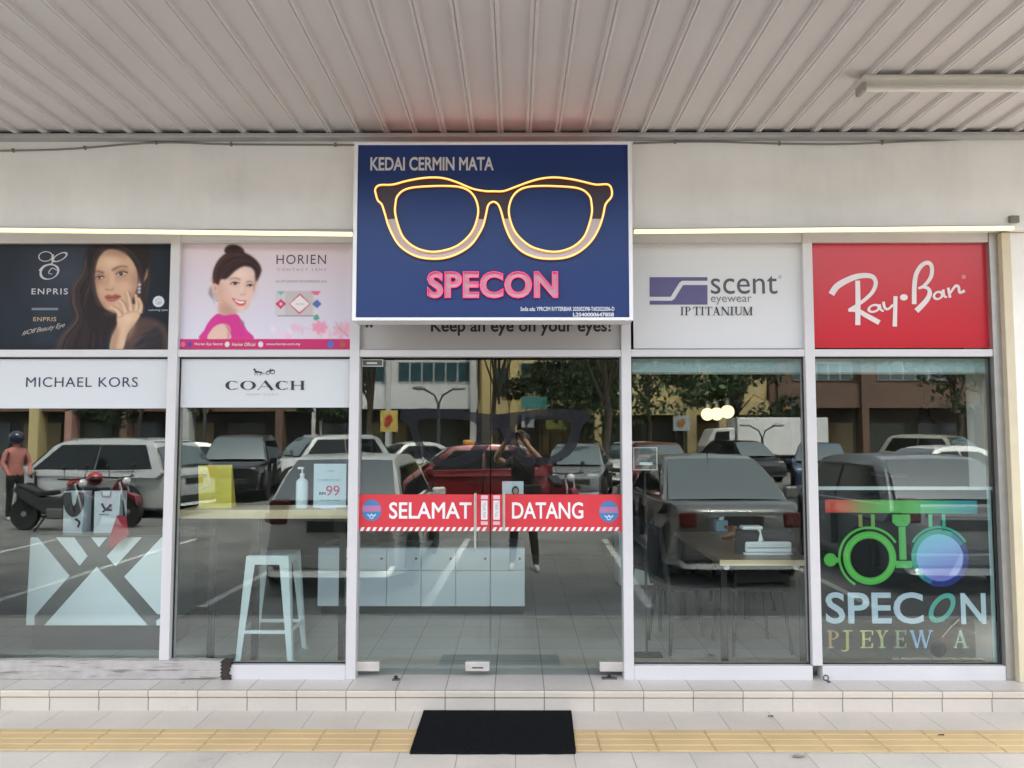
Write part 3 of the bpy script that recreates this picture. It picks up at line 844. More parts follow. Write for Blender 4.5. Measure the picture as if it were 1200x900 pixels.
for a_, b_, d_ in (((800, 622), (775, 585), (735, 562)), ((835, 600), (812, 545), (790, 520)), ((868, 590), (856, 520), (838, 462)), ((900, 590), (905, 540), (893, 478)), ((925, 600), (932, 550), (912, 500))):
    c.stroke([(a_[0]+4, a_[1]), (b_[0]+5, b_[1]+2), (d_[0]+3, d_[1]+2)], (36, 22), c8(118, 84, 70), 1.2, .7)
    c.stroke([a_, b_, d_], (29, 16), HK, .6)
    c.stroke([(a_[0]-5, a_[1]), (b_[0]-5, b_[1]-2), (d_[0]-3, d_[1]+4)], (7, 4), c8(234, 206, 180), 1.0, .55)
    c.ell((d_[0], d_[1] + 4), 5, 6, c8(226, 190, 176), .5, .8)
c.stroke([(915,400),(918,470)], (6, 6), c8(150, 140, 158), .5)
for y in (415, 440, 462): c.ell((917, y), 11, 8, c8(196, 190, 205), .6)
for k in range(16): c.ell((1000 - k * 3 + rs.uniform(-60, 60), 690 + k*9), 50, 3, c8(118, 90, 84), 1.0, .35, -.5 + rs.uniform(-.2, .2))
c.ell((1046, 525), 38, 37, c8(220, 222, 226), .4)
c.ell((1046, 525), 24, 23, c8(180, 184, 190), .4)
c.stroke([(1030,535),(1045,515),(1065,520)], (6, 6), c8(235, 236, 240), .4)
c.fill([(212,567),(388,567),(388,582),(212,582)], c8(132, 142, 150), .5, 1, False)
for k in range(4): c.fill([(230, 590 + k*55), (385, 590 + k*55), (385, 640 + k*55), (230, 640 + k*55)], c8(56, 68, 78), 3, .35, False)
c.build('print', YP - .002, PRINT, t)
T4 = lambda p: (p[0] / 5.624, 260 + p[1] / 5.624)
ik = Ink(YP - .0035, T4)
ik.ring((300, 228), 48, 34, 7, 5, 0, 360, -6); ik.ring((395, 232), 56, 24, 13, 6, 0, 360, -28); ik.stroke([(352, 215), (346, 240), (345, 275)], (9, 14, 8))
ik.ring((326, 330), 68, 48, 15, 5, 0, 360, -22); ik.stroke([(345, 275), (290, 290), (262, 325)], (6, 8, 18)); ik.stroke([(375, 320), (345, 305), (320, 335), (345, 345)], (5, 6, 4))
ik.build('emblem', mat('silver ink', (.50, .49, .52), .4), t)
text('lettering', 'ENPRIS', 37, 79.5, 338, 345, YP - .0035, mat('silver ink'), t, bold=.012, spacing=1.25)
text('lettering', 'ENPRIS', 39, 66, 371.5, 376.5, YP - .0035, mat('gold ink', (.42, .30, .18), .4), t, bold=.012, spacing=1.1)
sc = text('script_lettering', '#Off Beauty Eye', 26, 76, 384, 391, YP - .0035, mat('pale ink', (.40, .34, .30), .4), t, shear=.35, spacing=.9)
_x0 = min(v.co.x for v in sc.data.vertices)
for v in sc.data.vertices: v.co.z += .2 * (v.co.x - _x0) - .02
text('small_print', 'coloring eyes', 174, 196.5, 362, 365, YP - .0035, mat('silver ink'), t)

# 2 pink poster
t = sheet('poster', 'pale pink poster of a smiling woman with a hair bun and a magenta top', 211, 283, 411.5, 409, YP, m=mat('pink film', (.6, .5, .55), .4))
c = Canvas(209, 283, 412.5, 409, c8(214, 203, 213))
g = np.clip((c.Y - 283) / 126, 0, 1)[..., None]
c.a = np.array(c8(222, 206, 214)) * (1 - g) + np.array(c8(214, 212, 226)) * g
c.T = lambda p: (200 + p[0] / 5.217, 260 + p[1] / 5.217)
random.seed(3)
for k in range(26):
    c.ell((620 + random.random() * 480, 630 + random.random() * 70), 10 + 22*random.random(), 8 + 14*random.random(), random.choice([c8(236, 200, 214), c8(232, 172, 196), c8(240, 222, 230)]), 1.2, .6, random.random() * 3)
for k in range(7):
    c.ell((915 + 30*math.cos(k*.9), 645 + 22*math.sin(k*.9)), 22, 13, c8(232, 146, 172), .8, .8, k*.9)
    c.ell((1055 + 38*math.cos(k*.9), 665 + 26*math.sin(k*.9)), 28, 15, c8(226, 170, 186), .8, .7, k*.9)
c.stroke([(1010,610),(1035,650),(1090,700)], (3, 4), c8(140, 110, 110), .6, .7)
c.stroke([(810,690),(815,650),(860,655)], (3, 3), c8(170, 160, 165), .6, .6)
c.fill([(245,390),(232,440),(262,480),(270,520),(262,470),(256,420)], c8(104, 84, 84), 1.2, .5)
c.fill([(262,330),(258,400),(285,470),(300,560),(340,590),(400,570),(410,545),(470,530),(500,440),(520,330)], c8(218, 182, 166), .9)
c.ell((345,545), 52, 34, c8(188, 142, 128), 3, .75, .4)
c.fill([(300,330),(330,320),(370,300),(430,275),(490,290),(507,340),(506,400),(498,450),(470,512),(432,541),(388,534),(342,498),(312,450),(298,390)], c8(230, 197, 183), .9)
c.ell((318,440), 20, 84, c8(196, 152, 136), 4, .75, -.35); c.ell((372,520), 54, 16, c8(190, 146, 130), 3, .65, .6)
c.ell((505,400), 10, 70, c8(206, 166, 152), 3, .6)
c.ell((346,455), 32, 22, c8(240, 184, 172), 4, .6); c.ell((482,450), 18, 22, c8(240, 190, 180), 3, .5); c.ell((424,318), 52, 24, c8(247, 226, 214), 4, .7)
c.ell((425,528), 22, 9, c8(242, 214, 202), 2, .6)
HR = c8(60, 42, 43)
HB = [c8(110, 78, 70), c8(88, 62, 60), c8(132, 96, 84), c8(24, 16, 20), c8(30, 20, 24)]
c.fill([(325,185),(330,155),(365,138),(410,145),(440,170),(440,200),(380,205)], HR, .9)
c.fill([(262,380),(256,310),(285,235),(335,190),(390,178),(450,188),(510,225),(545,270),(549,310),(522,365),(512,310),(488,280),(440,272),(390,300),(340,348),(305,350),(288,388)], HR, 1.0)
strands(c, [(275,370,10,6),(275,310,14,10),(310,245,14,14),(370,205,10,16),(440,200,8,12)], 40, 1, HB, (2, 4), (.12, .4))
strands(c, [(300,345,10,4),(330,290,22,18),(390,245,22,26),(470,235,14,22),(530,290,10,10)], 46, 1, HB, (2, 4), (.12, .45))
strands(c, [(335,190,6,8),(350,155,8,10),(395,150,10,8),(435,185,6,8)], 18, 1, HB, (2, 3), (.12, .4))
c.stroke([(510,310),(516,360),(508,400),(514,430)], (3, 2), c8(70, 50, 50), .5, .6); c.stroke([(278,400),(262,450),(270,505)], (3, 2), c8(90, 68, 66), .6, .6)
c.fill([(255,390),(272,375),(290,395),(285,430),(268,440)], c8(222, 180, 164), .7); c.ell((272,405), 6, 16, c8(180, 130, 116), .8, .6)
c.stroke([(275,440),(282,485)], (8, 12), c8(160, 136, 120), .5); c.stroke([(277,445),(281,478)], (3, 5), c8(240, 236, 230), .5)
for x, y, s_ in ((390, 378, 1), (482, 390, .78)):
    c.ell((x, y - 8), 32*s_, 14*s_, c8(196, 150, 138), 2, .55)
    c.ell((x, y), 25*s_, 7*s_, c8(226, 214, 208), .4, 1, .1); c.ell((x + 3, y - 1), 11*s_, 8.5*s_, c8(48, 36, 36), .4); c.ell((x, y - 4), 3, 2.5, c8(220, 214, 210), .3, .8)
    c.stroke([(x - 28*s_, y + 4), (x - 5*s_, y - 9*s_), (x + 29*s_, y - 3)], (4, 5), c8(44, 31, 33), .45)
    c.stroke([(x - 22*s_, y + 10*s_), (x + 2, y + 13*s_), (x + 24*s_, y + 8*s_)], (2, 2), c8(190, 146, 132), .8, .7)
c.stroke([(356,354),(385,343),(424,353)], (4, 7), c8(118, 88, 80), .9, .8); c.stroke([(462,369),(485,363),(504,373)], (7, 3), c8(118, 88, 80), .9, .8)
c.stroke([(446,380),(455,420),(452,440)], (6, 12), c8(208, 166, 150), 2, .7); c.stroke([(432,372),(436,424)], (6, 12), c8(248, 226, 214), 2, .6); c.stroke([(424,440),(440,447),(458,442)], (5, 4), c8(176, 126, 116), .8, .75)
c.stroke([(366,430),(358,462),(372,480)], (3, 4), c8(204, 158, 144), 1.4, .6)
c.fill([(375,466),(415,478),(455,482),(463,474),(456,506),(426,513),(396,495)], c8(204, 92, 104), .6)
c.fill([(386,474),(420,485),(452,487),(446,497),(418,497)], c8(248, 242, 240), .4)
c.stroke([(396,500),(426,514),(452,506)], (5, 5), c8(224, 128, 132), .7, .8)
MG = c8(212, 64, 146)
c.fill([(290,562),(330,572),(405,565),(440,610),(470,660),(500,720),(198,720),(212,660),(245,600)], MG, .5)
c.fill([(440,600),(455,620),(452,650),(425,600)], c8(150, 110, 130), .6, .8)
c.fill([(235,716),(255,660),(290,630),(335,622),(365,640),(372,680),(365,716)], c8(226, 190, 174), .5)
c.fill([(335,622),(365,640),(372,690),(362,716),(350,716),(352,660)], c8(188, 144, 130), 1, .7)
for k in range(5): c.stroke([(300 + k*24, 590), (340 + k*20, 630), (390 + k*18, 700)], (4, 8), c8(184, 44, 122), .8, .45)
c.fill([(640,423),(880,423),(880,575),(640,575)], c8(206, 200, 200), .5, .75, False); c.fill([(700,423),(870,423),(870,575),(700,575)], c8(196, 186, 186), .5, .75, False)
c.fill([(648,424),(698,424),(674,450)], c8(118, 190, 172), .4, 1, False); c.fill([(855,424),(918,424),(902,446),(880,448)], c8(226, 110, 150), .4, 1, False)
c.fill([(642,502),(675,472),(706,502),(675,532)], c8(212, 58, 102), .4, 1, False); c.ell((675,502), 10, 10, c8(240, 190, 205), .4)
c.fill([(866,502),(896,474),(924,502),(896,530)], c8(96, 116, 180), .5, 1, False)
c.fill([(724,502),(790,438),(856,502),(790,566)], c8(200, 92, 112), .4, 1, False); c.fill([(730,502),(790,448),(850,502),(790,554)], c8(236, 230, 230), .4, 1, False)
c.fill([(655,572),(900,572),(900,578),(655,578)], c8(122, 132, 126), .3, 1, False); c.fill([(872,590),(896,562),(914,590),(890,605)], c8(92, 168, 142), .5, 1, False)
c.fill([(44,716),(1112,716),(1112,784),(44,784)], c8(200, 58, 112), .3, 1, False)
for x, w_, col in ((82, 15, c8(226, 120, 165)), (124, 13, c8(70, 80, 170)), (353, 15, c8(215, 215, 205)), (557, 16, c8(225, 215, 225)), (983, 20, c8(86, 118, 196)), (1055, 18, c8(188, 96, 84))):
    c.ell((x, 748), w_, w_ + 2, col, .35)
c.build('print', YP - .002, PRINT, t)
DARK = mat('dark ink', (.06, .045, .06), .45)
text('lettering', 'HORIEN', 324, 382, 298.5, 309.5, YP - .0035, DARK, t, bold=-.012, spacing=1.15)
text('small_print', 'CONTACT LENS', 325, 382, 314.5, 317.3, YP - .0035, mat('faded ink', (.28, .23, .28), .5), t, spacing=1.5)
text('small_print', 'AN OPTOMETRIST RECOMMENDED LENS', 323, 383, 328.5, 331, YP - .0035, mat('faded ink'), t)
text('small_print', 'Horien Eye Secret', 228, 261, 401.5, 405.5, YP - .0035, mat('white ink', (.8, .8, .8), .5), t)
text('small_print', 'Horien Official', 272, 299, 401.5, 405.5, YP - .0035, mat('white ink'), t)
text('small_print', 'www.horien.com.my', 312, 352, 401.5, 405.5, YP - .0035, mat('white ink'), t)
text('small_print', 'horien', 347, 356.5, 355, 357, YP - .0035, mat('faded ink'), t)

# 3 frosted panel behind the sign
t = sheet('door_header_panel', 'grey frosted panel over the doors, mostly hidden by the blue sign, with a slogan', 421.5, 284, 729, 409, YP, 'panel', mat('frosted film', (.50, .475, .46), .5))
INK = mat('black ink', (.018, .018, .02), .45)
text('lettering', 'Keep an eye on your eyes!', 505, 716, 373.5, 393.5, YP - .002, INK, t, bold=.02)
text('lettering', '“', 428, 437, 375, 384, YP - .002, INK, t, bold=.02)
# 4 white poster
t = sheet('poster', 'white poster with a purple wave logo and titanium lettering', 742, 282, 940, 408.5, YP, m=WHITE_FILM)
PUR = mat('purple ink', (.085, .075, .20), .4)
TS = lambda p: (730 + p[0] / 5.217, 260 + p[1] / 5.217)
fill2d('emblem', [[(163,338),(517,338),(517,360),(362,360),(345,372),(292,458),(163,458)]], YP - .002, PUR, t, TS)
fill2d('emblem', [[(163,482),(298,482),(316,470),(368,386),(517,386),(517,506),(163,506)]], YP - .002, PUR, t, TS)
DG = mat('dark grey ink', (.07, .068, .075), .45)
text('lettering', 'scent', 833, 911, 323, 344.5, YP - .002, DG, t, bold=-.003)
text('lettering', 'eyewear', 833, 881, 347.5, 357, YP - .002, mat('mid grey ink', (.16, .155, .165), .45), t, bold=-.008)
ik = Ink(YP - .002)
x = 797.5
for ch, w_, gp in (('I', 3.6, 2.2), ('P', 7, 4.5), ('T', 8.5, 1), ('I', 3.6, 2), ('T', 8.5, 1), ('A', 9, 1.5), ('N', 9.5, 1.8), ('I', 3.6, 2), ('U', 9, 1.6), ('M', 11.5, 0)):
    ik.serif(ch, x, 359.5, w_, 10); x += w_ + gp * .62
ik.build('serif_lettering', INK, t)
ik = Ink(YP - .002); ik.ring((914, 324.5), 1.8, 1.8, .6, .6); ik.build('registered_mark', mat('mid grey ink'), t)
# 5 red poster
t = sheet('poster', 'glossy red poster with white slanted script lettering', 952.5, 281, 1161, 408, YP, m=mat('red film', (.52, .012, .026), .22, spec=.4))
TR = lambda p: (940 + p[0] / 4.615, 260 + p[1] / 4.615)
WI = mat('script white ink', (.72, .66, .66), .4)
ik = Ink(YP - .002, TR)
ik.stroke([(158,392),(185,352),(230,322),(290,297),(345,290),(385,300),(398,335),(380,380),(340,420),(295,452),(252,478)], (34, 34, 30, 26, 22, 20, 18, 16))
ik.stroke([(300,318),(302,430),(301,558)], (26, 27, 28)); ik.stroke([(250,480),(300,480),(345,505),(418,545)], (10, 22, 26, 27))
ik.ring((388,468), 36, 23, 15, 11, 0, 360, -18); ik.stroke([(418,446),(424,472),(442,484)], (15, 14, 8))
ik.stroke([(440,432),(446,462),(464,472),(492,448)], (15, 15, 12, 12)); ik.stroke([(505,402),(503,480),(501,566)], (22, 22, 24))
ik.ring((550,408), 21, 17, 20.5, 16.5)
ik.stroke([(606,445),(607,350),(618,280),(650,232),(685,222),(702,250),(695,300),(660,345),(628,360)], (25, 25, 24, 22, 22, 22, 18, 12))
ik.stroke([(640,352),(678,358),(690,385),(672,425),(618,482)], (10, 18, 24, 27, 30))
ik.ring((735,398), 30, 24, 14, 11, 0, 360, -25); ik.stroke([(762,366),(768,400),(784,408)], (15, 14, 8))
ik.stroke([(790,356),(800,410)], (15, 15), False); ik.stroke([(802,385),(828,348),(846,352),(852,382),(880,372)], (10, 15, 15, 14, 16))
ik.build('script_lettering', WI, t)
ik = Ink(YP - .002, TR); ik.ring((874, 298), 12, 12, 11.5, 11.5); ik.build('registered_mark', mat('pink ink', (.6, .2, .22), .5), t)

# 6 and 7: white strips on the upper part of the left windows
YS = YG - .004
t = sheet('window_strip', 'white window strip lettered in navy sans serif under the black poster', -28, 418.5, 196.2, 478.5, YS, 'window sign', mat('white strip film', (.585, .605, .62), .4), .003)
text('lettering', 'MICHAEL KORS', 30.5, 161.5, 442, 453.5, YS - .002, mat('navy ink', (.02, .022, .06), .4), t, spacing=1.08)
t = sheet('window_strip', 'white window strip with a small horse carriage emblem above wide serif capitals', 208.5, 418.5, 411, 477.5, YS, 'window sign', mat('white strip film'), .003)
ik = Ink(YS - .002)
x = 264
for ch, w_ in (('C', 16), ('O', 18.5), ('A', 20), ('C', 16), ('H', 17)):
    ik.serif(ch, x, 446.3, w_, 10.6, .30, .05); x += w_ + 1.4
ik.build('serif_lettering', INK, t)
ik = Ink(YS - .002, lambda p: (230 + p[0] / 6.486, 395 + p[1] / 6.486))
ik.stroke([(432,250),(445,248),(452,262),(480,266),(500,270)], (6, 10, 14, 12, 8)); ik.stroke([(448,268),(444,292)], (6, 4), False); ik.stroke([(458,270),(466,292)], (5, 4), False)
ik.stroke([(488,270),(484,292)], (6, 4), False); ik.stroke([(498,270),(500,288)], (5, 4), False); ik.stroke([(436,248),(440,240),(446,246)], (4, 7, 5))
ik.stroke([(500,272),(532,276)], (3, 3), False); ik.ring((545,272), 15, 15, 4, 4); ik.ring((580,264), 18, 18, 5, 5); ik.stroke([(532,262),(560,256),(590,250)], (6, 9, 8)); ik.stroke([(560,250),(566,240)], (7, 6), False)
ik.build('emblem', INK, t)
text('small_print', 'NEW YORK', 289, 327, 461, 463.5, YS - .002, mat('faint ink', (.42, .43, .45), .5), t, spacing=1.3)

# 8 the welcome banner on the doors, one piece per leaf
RED = mat('banner red', (.62, .035, .05), .45, noise=.03, nscale=6)
BW = mat('banner white', (.80, .79, .79), .45)
BLUE = mat('banner blue', (.055, .19, .42), .45); LILAC = mat('banner lilac', (.42, .17, .33), .45)
YB = YG - .003
def banner(label, a, b, word, wx, logo, bar_px):
    t = sheet('door_banner', label, a, 579.5, b, 617.5, YB, 'banner', RED, .002)
    mbk = MB()
    box('stripe_backing', at(a, 620, YB).x, at(b, 620, YB).x, YB + .0002, YB + .002, at(600, 622.5, YB).z, at(600, 617.5, YB).z, RED, t)
    k = a + 1
    yb = YB - .0015
    while k + 5.5 < b:
        mbk.add([at(k + 2.4, 617.8, yb), at(k, 622.3, yb), at(k + 3.6, 622.3, yb), at(k + 6, 617.8, yb)], [(0, 1, 2, 3)])
        k += 7.15
    mbk.build('stripes', BW, t)
    text('lettering', word, wx[0], wx[1], 588.5, 608, YB - .0015, BW, t, bold=.016)
    ik = Ink(YB - .0015); ik.ring(logo, 11.5, 12.5, 11.4, 12.4); ik.build('emblem', BLUE, t)
    ik = Ink(YB - .0022, lambda p: (logo[0] + p[0], logo[1] + p[1]))
    ik.stroke([(-10.5, -2), (10.5, -2)], (7, 7), False); ik.build('emblem_band', LILAC, t)
    ik = Ink(YB - .0022, lambda p: (logo[0] + p[0], logo[1] + p[1]))
    ik.stroke([(-5, 4.5), (-2, 7), (0, 4.5), (2, 7), (5, 4.5)], (1.3, 1.6)); ik.stroke([(-2.5, 8.5), (0, 9.5), (2.5, 8.5)], (1, 1))
    ik.build('emblem_mark', mat('banner pale blue', (.5, .65, .72), .5), t)
    x = bar_px
    box('push_label', at(x, 600, YB).x, at(x + 7.4, 600, YB).x, YB - .0016, YB - .0006, at(600, 609, YB).z, at(600, 586.5, YB).z, BW, t)
    box('label_cap', at(x - .2, 600, YB).x, at(x + 7.8, 600, YB).x, YB - .0016, YB - .0006, at(600, 585, YB).z, at(600, 580.5, YB).z, mat('banner pink', (.75, .5, .53), .5), t)
    box('label_cap', at(x - .2, 600, YB).x, at(x + 7.8, 600, YB).x, YB - .0016, YB - .0006, at(600, 615, YB).z, at(600, 611, YB).z, _mats['banner pink'], t)
    return x
x = banner('red welcome banner piece on the left door, lettered SELAMAT in white', 420.5, 573.6, 'SELAMAT', (456, 552.5), (435.5, 598), 563.8)
banner('red welcome banner piece on the right door, lettered DATANG in white', 575.6, 731, 'DATANG', (600, 683.5), (713.5, 599.5), 578.2)
for o in [o for o in bpy.data.objects if o.name.split('.')[0] == 'push_label']:
    k = 'TOLAK' if o.location.x < 1e9 and o.parent['label'].find('SELAMAT') > 0 else 'TARIK'
    px = 563.8 if k == 'TOLAK' else 578.2
    text('lettering', k + ' PUSH' if k == 'TOLAK' else k + ' PULL', px + 1.8, px + 5.6, 588.5, 607, YB - .0024, mat('blue grey ink', (.22, .28, .33), .5), o.parent, vertical=True)
# notice with a face icon at the right door, and the small hours plate at the top left of the doors
t = sheet('paper_notice', 'pale blue notice with a dark head icon above the word on the right door', 588.5, 564, 613.5, 579, YG + .014, 'notice', mat('pale blue paper', (.42, .50, .56), .6), .002)
ik = Ink(YG + .012); ik.ring((604, 575), 4.2, 5.6, 4.1, 5.5); ik.build('head_icon', INK, t)
ik = Ink(YG + .0115); ik.ring((604.3, 575.5), 2.7, 3.8, 2.6, 3.7); ik.build('face_icon', mat('tan ink', (.3, .2, .16), .5), t)
t = sheet('small_plate', 'small dark plate with a pale border at the top corner of the left door', 424, 421, 449, 429.5, YG - .003, 'plate', mat('olive plate', (.06, .065, .05), .4), .002)
m_ = MB(); a = at(424, 425, YG - .004); b = at(449, 425, YG - .004); z1_, z0_ = at(600, 421, YG - .004).z, at(600, 429.5, YG - .004).z
for q_ in ((a.x, b.x, z0_, z0_ + .005), (a.x, b.x, z1_ - .005, z1_), (a.x, a.x + .005, z0_ + .005, z1_ - .005), (b.x - .005, b.x, z0_ + .005, z1_ - .005)): m_.box(q_[0], q_[1], YG - .0052, YG - .0035, q_[2], q_[3])
m_.build('border', mat('pale metal', (.5, .5, .47), .4), t)
box('arrow', at(430, 425, YG).x, at(442, 425, YG).x, YG - .0045, YG - .0032, at(600, 426.5, YG).z, at(600, 424.5, YG).z, mat('pale metal'), t)

# 9 dark spectacles decal on the inside of the doors
DEC = mat('charcoal decal', (.016, .017, .022), .7, spec=.2)
YD = YG - .0022
_nt = DEC.node_tree; _b = _nt.nodes['Principled BSDF']; _b.inputs['Alpha'].default_value = .62
t = thing('spectacles_decal', 'large charcoal spectacles decal across the two door leaves', 'decal', at(585, 546, YD))
ol = [(470,482),(478,479.5),(500,478.5),(530,480),(555,483),(575,485.5),(590,484.5),(608,482.5),(635,479.5),(660,479),(680,481),(690,483),(690,492),(682,500),(676,522),(664,536),(645,544),(622,544),(604,536),(594,522),(588,506),(583,501),(578,506),(572,524),(560,538),(538,546),(512,545),(494,534),(484,514),(479,498),(470,492)]
l1 = [(490,494),(500,491),(525,491),(550,493),(560,500),(558,516),(548,530),(530,537),(512,536),(500,527),(492,510)]
l2 = [(604,499),(615,493),(640,491),(660,492),(669,497),(667,512),(658,527),(644,535),(626,535),(612,527),(605,512)]
fill2d('decal_film', [smooth_loop(ol, k=3), smooth_loop(l1, k=3), smooth_loop(l2, k=3)], YD, DEC, t)

# 10 the shop's logo poster behind the lower right window
YL = YG + .018
t = sheet('logo_poster', 'black window poster with a rainbow trial lens frame logo and pale blue shop name', 957.5, 571, 1166, 727, YL, 'window poster', mat('black window film', (.006, .008, .011), .8, spec=.05), .002)
box('top_strip', at(957.5, 571, YL).x, at(1166, 571, YL).x, YL - .004, YL + .004, at(600, 574, YL).z, at(600, 570, YL).z, mat('pale strip', (.42, .50, .50), .5), t)
box('side_strip', at(1160, 680, YL).x, at(1164.5, 680, YL).x, YL - .004, YL + .004, at(600, 781, YL).z, at(600, 574.2, YL).z, mat('teal strip', (.22, .34, .36), .4), t)
c = Canvas(960, 580, 1160, 692, c8(16, 20, 24), 2.4)
TL = lambda p: (950 + p[0] / 3.752, 560 + p[1] / 3.752)
c.T = TL
rb = np.zeros_like(c.a)
stops = [(966, c8(186, 66, 60)), (992, c8(176, 88, 62)), (1012, c8(116, 140, 72)), (1040, c8(84, 162, 78)), (1075, c8(90, 174, 108)), (1105, c8(64, 156, 130)), (1125, c8(44, 136, 136)), (1150, c8(38, 122, 132))]
for k in range(3): rb[..., k] = np.interp(c.X, [s_[0] for s_ in stops], [s_[1][k] for s_ in stops])
lens_col = np.zeros_like(c.a)
q = np.clip((c.Y - 625) / 60 + (c.X - 1075) / 160, 0, 1)
for k, (u, v_, w_) in enumerate(zip(c8(104, 186, 200), c8(124, 164, 208), c8(112, 116, 190))):
    lens_col[..., k] = np.where(q < .5, u + (v_ - u) * q * 2, v_ + (w_ - v_) * (q - .5) * 2)
def paint(c, pts, arr, smooth=False, blur=.25):
    p = [c.T(v) for v in pts]
    if smooth: p = smooth_loop(p)
    m = c.blur(c.mask(p), blur)[..., None]
    c.a += (arr - c.a) * m
def circ(c0, r_, n=40, a0=0, a1=360): return [(c0[0] + r_*math.cos(R(a0 + (a1-a0)*k/n)), c0[1] + r_*math.sin(R(a0 + (a1-a0)*k/n))) for k in range(n + (a1 - a0 < 360))]
def band(c0, r0, r1, a0, a1): return circ(c0, r1, 30, a0, a1) + circ(c0, r0, 30, a0, a1)[::-1]
BG = np.array(c8(16, 20, 24))
paint(c, [(68,95),(738,100),(738,158),(68,152)], rb)
for x in (213, 268, 522, 580): paint(c, [(x,160),(x+17,160),(x+17,215),(x,215)], rb)
paint(c, [(362,160),(442,160),(442,195),(425,212),(380,212),(362,195)], rb); paint(c, [(388,214),(420,214),(420,360),(388,360)], rb); paint(c, [(372,365),(445,365),(445,396),(372,396)], rb)
L_, R_ = (258, 352), (565, 350)
GR = np.array(c8(84, 170, 78)); TE = np.array(c8(50, 150, 130))
paint(c, band(L_, 128, 139, 120, 330), GR); paint(c, circ(L_, 117), GR); paint(c, circ(L_, 100), np.array(c8(110, 190, 90))); paint(c, circ(L_, 97), GR); paint(c, circ(L_, 86), BG)
paint(c, circ((85, 360), 29), GR); paint(c, [(100,350),(122,350),(122,372),(100,372)], GR)
paint(c, band(R_, 128, 139, 210, 330), TE); paint(c, circ(R_, 124), np.array(c8(46, 110, 140))); paint(c, band(R_, 105, 124, 130, 300), TE)
paint(c, band(R_, 104, 128, -30, 110), np.array(c8(40, 52, 120))); paint(c, circ(R_, 103), lens_col)
c.fill([(600,430),(668,320),(664,380),(640,430)], c8(176, 190, 232), .8, .5, False)
c.build('logo_print', YL - .003, PRINT, t)
PB = mat('pale blue letters', (.36, .47, .56), .5)
text('lettering', 'SPEC', 967.5, 1082, 694, 731, YL - .004, PB, t, bold=.018)
text('lettering', 'N', 1126, 1155.5, 695, 731.5, YL - .004, PB, t, bold=.018)
ik = Ink(YL - .004); ik.ring((1104, 712.5), 20, 12.5, 6.2, 5.2, 0, 360, -52); ik.build('tilted_letter', mat('teal letters', (.03, .28, .24), .5), t)
for ch, x, w_, col in (('P', 969, 14, (.30, .20, .09)), ('J', 986, 13, (.33, .32, .09)), ('E', 1008, 15, (.38, .36, .13)), ('Y', 1026, 15, (.24, .30, .11)), ('E', 1048, 14, (.13, .19, .12)), ('W', 1066, 27, (.17, .33, .52)), ('A', 1117, 18, (.16, .28, .22))):
    ik = Ink(YL - .003); ik.serif(ch, x, 738.5, w_, 21, .16, .075); ik.build('serif_lettering', mat('ink ' + ch + str(x), col, .5), t)
text('small_print', 'NO. PENDAFTARAN: 202003077489 ( PP003200404 )', 1046, 1156, 770.5, 774, YL - .003, mat('pale metal'), t)
p = at(1100, 761, YL - .012)
t = thing('hanging_tag', 'small black round tag with a stick in front of the window poster lettering', 'tag', p)
MB().lathe([(.0, 0), (.044, .0), (.05, .004), (.05, .009), (.044, .012)], (p.x, p.y - .002, p.z), 'y').build('disc', mat('matt black', (.012, .012, .014), .5), t, smooth=True)
MB().tube([at(1104, 747, YL - .012), at(1113, 736, YL - .012), at(1124, 725.5, YL - .012)], .005, 8).build('stick', mat('grey stick', (.24, .22, .19), .5), t, smooth=True)

# ------------------------------------------------------------------ things on the sidewalk and the step
MATM = mat('black mat', (.010, .0115, .013), .95, spec=.08, noise=.8, nscale=90, bump=.9, bscale=260)
a, b, c_, d = down(497, 831.5, .01), down(669, 831.5, .01), down(675, 882, .01), down(480, 882, .01)
t = thing('door_mat', 'black rubber mat lying across the yellow tactile strip before the doors', 'mat', ((a.x + c_.x) / 2, 4.4, 0))
random.seed(5)
top = []
def edge(p, q, n):
    return [p.lerp(q, i / n) + Vector((random.uniform(-.003, .003), random.uniform(-.003, .003), 0)) for i in range(n)]
lp = edge(d, c_, 16) + edge(c_, b, 10) + edge(b, a, 16) + edge(a, d, 10)
MB().prism([(p.x, min(p.y, Y_STEP - .02)) for p in lp], 'z', .0015, .011).build('pad', MATM, t)
m_ = MB()
for i in range(60):
    f = i / 59
    p, q_ = a.lerp(b, f), d.lerp(c_, f)
    p.y = min(p.y, Y_STEP - .03)
    m_.bar((q_.x * .995, q_.y + .012, .0115), (p.x * .995, p.y - .012, .0115), .006, .003)
m_.build('rubber_ribs', MATM, t)

# weathered board on the step, left
WOOD = mat('flaking white paint', (.40, .375, .355), .7, noise=.12, nscale=14, bump=.4, bscale=40)
nt = WOOD.node_tree; b_ = nt.nodes['Principled BSDF']
tc = nt.nodes.new('ShaderNodeTexCoord'); mp = nt.nodes.new('ShaderNodeMapping'); mp.inputs['Scale'].default_value = (1.5, 8, 34)
nz = nt.nodes.new('ShaderNodeTexNoise'); nz.inputs['Scale'].default_value = 1.3; nz.inputs['Detail'].default_value = 9; nz.inputs['Roughness'].default_value = .68
rp = nt.nodes.new('ShaderNodeValToRGB'); rp.color_ramp.elements[0].position = .54; rp.color_ramp.elements[1].position = .63
nt.links.new(tc.outputs['Object'], mp.inputs[0]); nt.links.new(mp.outputs[0], nz.inputs['Vector']); nt.links.new(nz.outputs['Fac'], rp.inputs[0])
mx = nt.nodes.new('ShaderNodeMix'); mx.data_type = 'RGBA'
src = b_.inputs['Base Color'].links[0].from_socket
nt.links.new(rp.outputs[0], mx.inputs[0]); nt.links.new(src, mx.inputs[6]); mx.inputs[7].default_value = (.13, .11, .10, 1)
nt.links.new(mx.outputs[2], b_.inputs['Base Color'])
